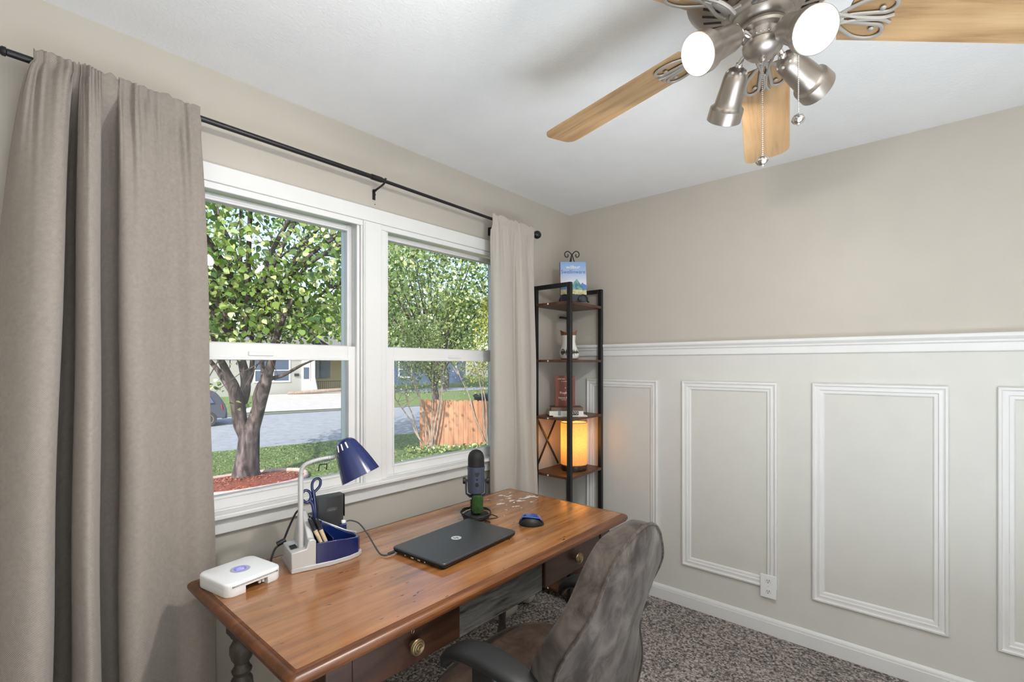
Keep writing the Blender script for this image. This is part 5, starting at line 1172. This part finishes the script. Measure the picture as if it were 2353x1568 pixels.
for i, stems in enumerate(ST):
    rn = np.random.default_rng(200+i); x, y, z = stems[0][0]
    e = thing('multi_stem_shrub', ['multi stemmed shrub with bare stems at the left end of the fence','slender pale stemmed shrub in front of the fence near the curtain'][i], 'shrub', (x,y,z), 'shrubs along the fence')
    tips = []
    for s_ in stems:
        c = [tuple(p) for p in cr(s_, 4)]; r = np.linspace(.028,.012,len(c)); b = MB(); b.tube(c, list(r), 7); tips.append(c[-1]); tips.append(c[int(len(c)*.75)])
        for j in range(7):
            p = np.array(c[int(len(c)*rn.uniform(.72,.98))]); d = rn.normal(size=3); d[2] = abs(d[2])+.6; d /= np.linalg.norm(d); q = p+d*rn.uniform(.3,.7); b.tube([tuple(p),tuple(q)],[.009,.004],5); tips.append(tuple(q))
        b.build('stem', M['bark2'], e, smooth=60)
    tips = np.array(tips); n = 1900 if i == 0 else 1000
    C = tips[rn.integers(len(tips), size=n)] + rn.normal(size=(n,3))*np.array([.22,.22,.20]); C = C[C[:,2] > .55]
    C = np.concatenate([C, ell(rn, 2600 if i == 0 else 1200, (x+[-.05,.12][i],y+[.25,-.1][i],2.0), (.62,.62,.9))])
    fd_ = (C[:,0]-6.24)*.784 + (C[:,1]-9.61)*.621; C = C[(fd_ < -.06) | (C[:,2] > .5)]; sd_ = (C[:,0]-6.62)*.65 - (C[:,1]-8.60)*.76; C = C[(sd_ < -.08) if i == 0 else (sd_ > .08)]
    leafmesh('foliage', C, rn.uniform(.035,.075,len(C)), [M['leaf2'],M['leaf3']][i], e, 210+i)
    B_ = np.array([x,y,z+.05]) + rn.normal(size=(160,3))*np.array([.06,.06,.05]); leafmesh('base_litter', B_, rn.uniform(.04,.09,160), M['bark2'], e, 220+i)
# ground cover under the shrubs
C = np.stack([rn.uniform(5.4,8.4,1500), np.zeros(1500), np.zeros(1500)],1); C[:,1] = 15.5-C[:,0]*1.08+rn.normal(size=1500)*.28-.62; C[:,2] = [zg(y)+.05+abs(rn.normal())*.06 for y in C[:,1]]
C = C[(np.hypot(C[:,0]-6.22,C[:,1]-9.1) > .34) & (np.hypot(C[:,0]-7.31,C[:,1]-7.83) > .30)]
e = thing('ground_cover', 'patchy green ground cover at the foot of the fence', 'plants', (6.8,8.2,-1.0), None, 'stuff'); leafmesh('leaf_cover', C, rn.uniform(.05,.11,len(C)), M['leaf2'], e, 240)

# fence
fe = thing('wooden_fence', 'reddish brown wooden picket fence in front of the street', 'fence', (6.9,8.8,-1.05))
F0, F1 = V(6.24,9.61,0), V(8.75,6.44,0); fd = (F1-F0).normalized(); fn_ = V(fd.y,-fd.x,0); Lf = (F1-F0).length; b = MB(); n = int(Lf/.145)
for i in range(n):
    p = F0 + fd*(i*.145); zt_ = .37 - .05*i/10*.4 + rg.uniform(-.012,.012); z0 = zg(p.y)-.03; w_ = .138
    P = [(0,z0),(w_,z0),(w_,zt_-.035),(w_-.03,zt_),(.03,zt_),(0,zt_-.035)]; off = rg.uniform(-.004,.004)
    b.loops([[p + fd*a + fn_*t + V(0,0,h) for a,h in P] for t in (off, off+.018)])
b.build('picket_panel', M['fencew'], fe, smooth=None)
for z in (-.75,.12): b = MB(); b.bar(F0+V(0,0,z)-fn_*.03, F1+V(0,0,z)-fn_*.03, .035, .085); b.build('rail', M['fencew'], fe)
for t in (.02,.5,.98): b = MB(); p = F0.lerp(F1,t)-fn_*.09; b.box(p.x-.045,p.x+.045,p.y-.045,p.y+.045,zg(p.y)-.05,.30); b.build('post', M['fencew'], fe)
# bin
be = thing('trash_bin', 'black wheeled bin standing behind the wooden fence', 'bin', (8.55,9.0,zg(9.0)))
def bring(s, z): return [(8.55+(.36*s)*x, 9.0+(.36*s)*y, z) for x,y in ((-.9,-.95),(.9,-.95),(1,-.8),(1,.8),(.9,.95),(-.9,.95),(-1,.8),(-1,-.8))]
z0 = zg(9.0); b = MB(); b.loops([bring(.75,z0+.0),bring(1.0,.36)]); b.build('bin_body', M['blackp'], be, smooth=30)
b = MB(); b.loops([bring(1.08,.362),bring(1.08,.40),bring(.95,.45),bring(.5,.475)]); b.build('bin_lid', pm('bin_lid',(.035,.038,.042),.5), be, smooth=30)

# houses
def siding(name, col, band=.115):
    m, t, bb, o = nt(name); L = t.links.new; w_ = N(t,'ShaderNodeTexWave',bands_direction='Z',wave_profile='SAW'); w_.inputs['Scale'].default_value = PI*2/(20*band)*1.0
    L(coords(t), w_.inputs['Vector']); bb.inputs['Base Color'].default_value = (*col,1); bb.inputs['Roughness'].default_value = .7; bumpn(t, bb, w_.outputs['Fac'], 1.0, .05)
    L(ramp(t, w_.outputs['Fac'], [(0,tuple(c*.75 for c in col)),(.15,col),(1,col)]), bb.inputs['Base Color']); return m
M['sid'] = siding('white_lap_siding', (.58,.565,.54)); M['sidb'] = siding('blue_grey_siding', (.16,.24,.44))
M['roof'] = pm('grey_shingles', (.16,.15,.15), .9, var=.3, vscale=6); M['wglass'] = pm('dark_window_glass', (.07,.10,.16), .08, spec=.7)
M['tanwall'] = pm('tan_porch_wall', (.40,.31,.17), .8)
def house(label, x0, x1, y0, y1, z0, zt, wall, wins, cat='house', porch=None):
    e = thing('house', label, cat, ((x0+x1)/2,(y0+y1)/2,z0), 'houses across the street')
    b = MB(); b.box(x0,x1,y0,y1,z0,zt); b.build('walls', wall, e, smooth=None)
    ov = .5; rz = zt+1.5; ym = (y0+y1)/2
    b = MB(); A = [(y0-ov,zt-.05),(ym,rz),(y1+ov,zt-.05),(y1+ov,zt+.1),(ym,rz+.16),(y0-ov,zt+.1)]
    b.loops([[(x,y,z) for y,z in A] for x in (x0-ov,x1+ov)]); b.build('roof', M['roof'], e, smooth=None)
    for (wx0,wx1,wz0,wz1) in wins:
        b = MB(); t = .09
        b.box(wx0-t,wx1+t,y0-.06,y0-.005,wz1,wz1+t); b.box(wx0-t,wx1+t,y0-.08,y0-.005,wz0-t,wz0); b.box(wx0-t,wx0,y0-.06,y0-.005,wz0,wz1); b.box(wx1,wx1+t,y0-.06,y0-.005,wz0,wz1)
        b.box(wx0,wx1,y0-.05,y0-.005,(wz0+wz1)/2-.03,(wz0+wz1)/2+.03)
        w_ = b.build('window_frame', M['white'], e, smooth=None); b = MB(); b.box(wx0,wx1,y0-.02,y0-.004,wz0,wz1); b.build('pane', M['wglass'], w_, smooth=None)
    return e
hz0 = zg(33)-.1
h1 = house('white sided house across the street behind the big tree', 2.5, 14.55, 33.0, 41, hz0, 2.35, M['sid'], [(10.5,11.55,.25,1.75),(11.75,12.8,.25,1.75),(5.0,6.2,.25,1.75)])
b = MB(); b.box(14.55,19.0,35.2,41,hz0,2.35); b.build('porch_wall', M['tanwall'], h1, smooth=None)
b = MB(); b.box(14.45,19.2,32.6,35.3,2.2,2.42); b.build('porch_roof', M['white'], h1, smooth=None)
b = MB(); b.box(14.45,19.2,32.8,35.2,hz0,hz0+.14); b.build('porch_floor', M['concrete'], h1, smooth=None)
for px_ in (14.6,17.3): b = MB(); b.lathe((px_,32.95,0),[(.34,hz0),(.30,hz0+.5),(.2,hz0+.95),(.14,hz0+1.3),(.14,2.2)],seg=16); b.build('porch_column', M['white'], h1, smooth=40)
b = MB(); b.box(13.75,14.35,32.93,32.995,hz0+.1,1.75); dd = b.build('front_door', M['white'], h1, smooth=None); b = MB(); b.box(13.85,14.25,32.90,32.935,.35,1.2); b.build('door_glass', M['wglass'], dd, smooth=None)
b = MB(); b.box(15.6,17.1,35.12,35.19,.3,1.7); b.build('porch_window', M['wglass'], h1, smooth=None)
b = MB(); b.box(13.2,13.5,32.88,32.99,.55,.75); b.build('mailbox', M['blackp'], h1, smooth=None)
b = MB()
for i in range(14): b.box(15.0+i*.17,15.02+i*.17,33.0,33.03,hz0+.14,hz0+.95)
b.box(14.9,17.3,32.99,33.04,hz0+.93,hz0+.98); b.build('porch_railing', M['black'], h1, smooth=None)
b = MB(); b.tube([(12.4,32.3,hz0+.2),(14.2,31.9,hz0+.28),(16.0,31.6,hz0+.34),(18.4,31.9,hz0+.26)],[.12,.14,.13,.09],8); tag(b.build('fallen_log', M['bark2']), 'pale fallen log lying in front of the white house porch', 'log')
house('blue sided house beyond the fence in the right window', 19.5, 34, 37.0, 45, zg(37)-.1, 2.4, M['sidb'], [(21.5,23,.2,1.7),(25.2,26.6,.2,1.7),(29.5,31,.2,1.7)])
b = MB(); b.add([(20,29.5,zg(29.5)+.04),(40,27,zg(27)+.04),(40,30,zg(30)+.04),(20,32.5,zg(32.5)+.04)],[(0,1,2,3)]); struct(b.build('path', M['road'], smooth=None), 'grey drive in front of the blue house', 'drive')

# car (hatchback facing left)
cr_ = thing('car', 'dark blue-grey hatchback parked across the street left of the tree', 'car', (3.0,21.7,-1.17))
cf = rot2(2.76, 21.76, math.radians(-11)); zc0 = -1.17
side = [(2.02,.34),(2.08,.62),(2.00,.92),(1.72,1.38),(1.45,1.46),(.6,1.50),(-.1,1.44),(-.85,.98),(-1.75,.84),(-2.0,.66),(-2.03,.34)]
prof_ = cr(side, 3); 
def carring(w_, sc=1.0): return None
rows = []
for yv, k_ in ((-.84,.93),(-.86,1),(-.80,1.02),(0,1.03),(.80,1.02),(.86,1),(.84,.93)):
    rows.append([cf(x*(1 if abs(yv) < .85 else .985), yv*(1 - .16*max(0,(z-.92)/.55)), zc0 + .18+(z-.18)*(1 if abs(yv) < .85 else .985)) for x, z in prof_])
b = MB(); b.loops(rows); b.build('body', pm('blue_grey_car_paint',(.035,.042,.065),.5), cr_, smooth=35)
for yv in (-1, 1):
    for poly in ([(1.62,.98),(1.42,1.34),(.75,1.40),(.70,.98)],[(.60,.98),(.62,1.40),(-.05,1.36),(-.62,.98)]):
        b = MB(); b.loops([[cf(x, yv*(.868-.16*.86*max(0,(z-.92)/.55)+o_), zc0+z) for x,z in poly] for o_ in (-.01,.004)]); b.build('side_window', M['wglass'], cr_, smooth=None)
b = MB(); b.loops([[cf(x+.01+o_, y, zc0+z) for y,x,z in ((-.62,1.90,1.02),(.62,1.90,1.02),(.54,1.70,1.36),(-.54,1.70,1.36))] for o_ in (0,.03)]); b.build('rear_window', M['wglass'], cr_, smooth=None)
for s in (-1,1): b = MB(); b.loops([[cf(x+o_, s*y, zc0+z) for y,x,z in ((.87,1.90,.70),(.62,2.06,.70),(.62,2.02,.92),(.85,1.86,.92))] for o_ in (0,.02)]); b.build('tail_light', pm('red_lens',(.55,.02,.02),.2), cr_, smooth=None)
b = MB(); b.loops([[cf(x,y,zc0+z) for x,y in ((1.9,-.84),(2.12,-.7),(2.14,.7),(1.9,.84))] for z in (.30,.58)]); b.build('rear_bumper', pm('bumper',(.05,.055,.07),.5), cr_, bevel=.03)
for x in (1.40,-1.28):
    for s in (-1,1):
        b = MB(); c = cf(x, s*.70, zc0+.31); axd = V(cf(0,s,0))-V(cf(0,0,0)); b.lathe(c,[(.20,0),(.30,.0),(.315,.03),(.315,.15),(.30,.18),(.21,.175)],tuple(axd),28); wh = b.build('wheel', M['tire'], cr_, smooth=40)
        b = MB(); b.lathe(c,[(.21,.15),(.215,.172),(.19,.176),(.17,.160),(.06,.165),(.05,.18),(.001,.18)],tuple(axd),28); b.build('hubcap', M['chrome'] if False else pm('silver_hub',(.62,.63,.65),.35,metal=.4), wh, smooth=40)
# ================================================================== LIGHT
w = bpy.data.worlds.new('sky'); S.world = w; w.use_nodes = True; t = w.node_tree
bg = t.nodes['Background']; sk = t.nodes.new('ShaderNodeTexSky'); sk.sky_type = 'NISHITA'; sk.sun_disc = False
sk.sun_elevation = math.radians(40); sk.sun_rotation = math.radians(230); sk.air_density = 1.0; sk.dust_density = 1.5; sk.ozone_density = 1.0
t.links.new(sk.outputs[0], bg.inputs['Color']); bg.inputs['Strength'].default_value = SKY
def light(typ, name, loc, energy, col=(1,1,1), **k):
    l = bpy.data.lights.new(name, typ); l.energy = energy; l.color = col
    for a, v in k.items(): setattr(l, a, v)
    o = bpy.data.objects.new(name, l); COL.objects.link(o); o.location = V(loc); o['kind'] = 'helper'; return o
def aim(o, d): o.rotation_euler = V(d).to_track_quat('-Z', 'Y').to_euler()
s = light('SUN', 'sun', (0,-5,20), SUN, (1,.955,.88), angle=math.radians(.6)); aim(s, (.72,.42,-.55))
for (p, q, a) in spots:
    p, q = V(p), V(q); d = (q-p).normalized()
    o = light('AREA', 'spot_bulb_light', q + d*.004, BULB*{148:1.0,-122:1.0,50:.45,-24:.04}[a], (1,.97,.93), shape='DISK', size=.075); aim(o, d)
light('POINT', 'table_lamp_light', (lc.x, lc.y, lz+.18), TLAMP, (1,.84,.60), shadow_soft_size=.03)
light('POINT', 'desk_lamp_light', tuple(top_p+ax*.10), .25, (1,.9,.75), shadow_soft_size=.025)
# two unseen fill lights added for brightness, standing in for a bounced flash
o = light('AREA', 'rear_fill', (-2.40,-2.30,1.45), REAR_FILL, (.80,.905,1), shape='DISK', size=.35, spread=math.radians(125)); aim(o, (-.55,-.8,.50))
o = light('AREA', 'ceiling_fill', (-2.05,-2.40,.42), CEIL_FILL, (.80,.905,1), shape='DISK', size=1.7); aim(o, (.0,.05,1))
# ================================================================== CAMERA
cam = bpy.data.cameras.new('camera'); co = bpy.data.objects.new('camera', cam); COL.objects.link(co); S.camera = co
cam.sensor_width = 36; cam.lens = 36*1108/2353; cam.shift_y = 54/2353; cam.clip_start = .02; cam.clip_end = 400
th = math.radians(41.1); co.location = (-2.781,-1.899,1.408); co.rotation_euler = (math.radians(90), 0, th - PI/2)
S.view_settings.view_transform = 'Standard'; S.view_settings.look = 'None'; S.view_settings.exposure = 0; S.view_settings.gamma = 1
S.view_settings.use_curve_mapping = False
S.cycles.use_denoising = True; S.cycles.max_bounces = 10; S.cycles.diffuse_bounces = 6; S.cycles.transparent_max_bounces = 24; S.cycles.caustics_reflective = False; S.cycles.caustics_refractive = False; S.cycles.sample_clamp_indirect = 6
bpy.context.view_layer.update()
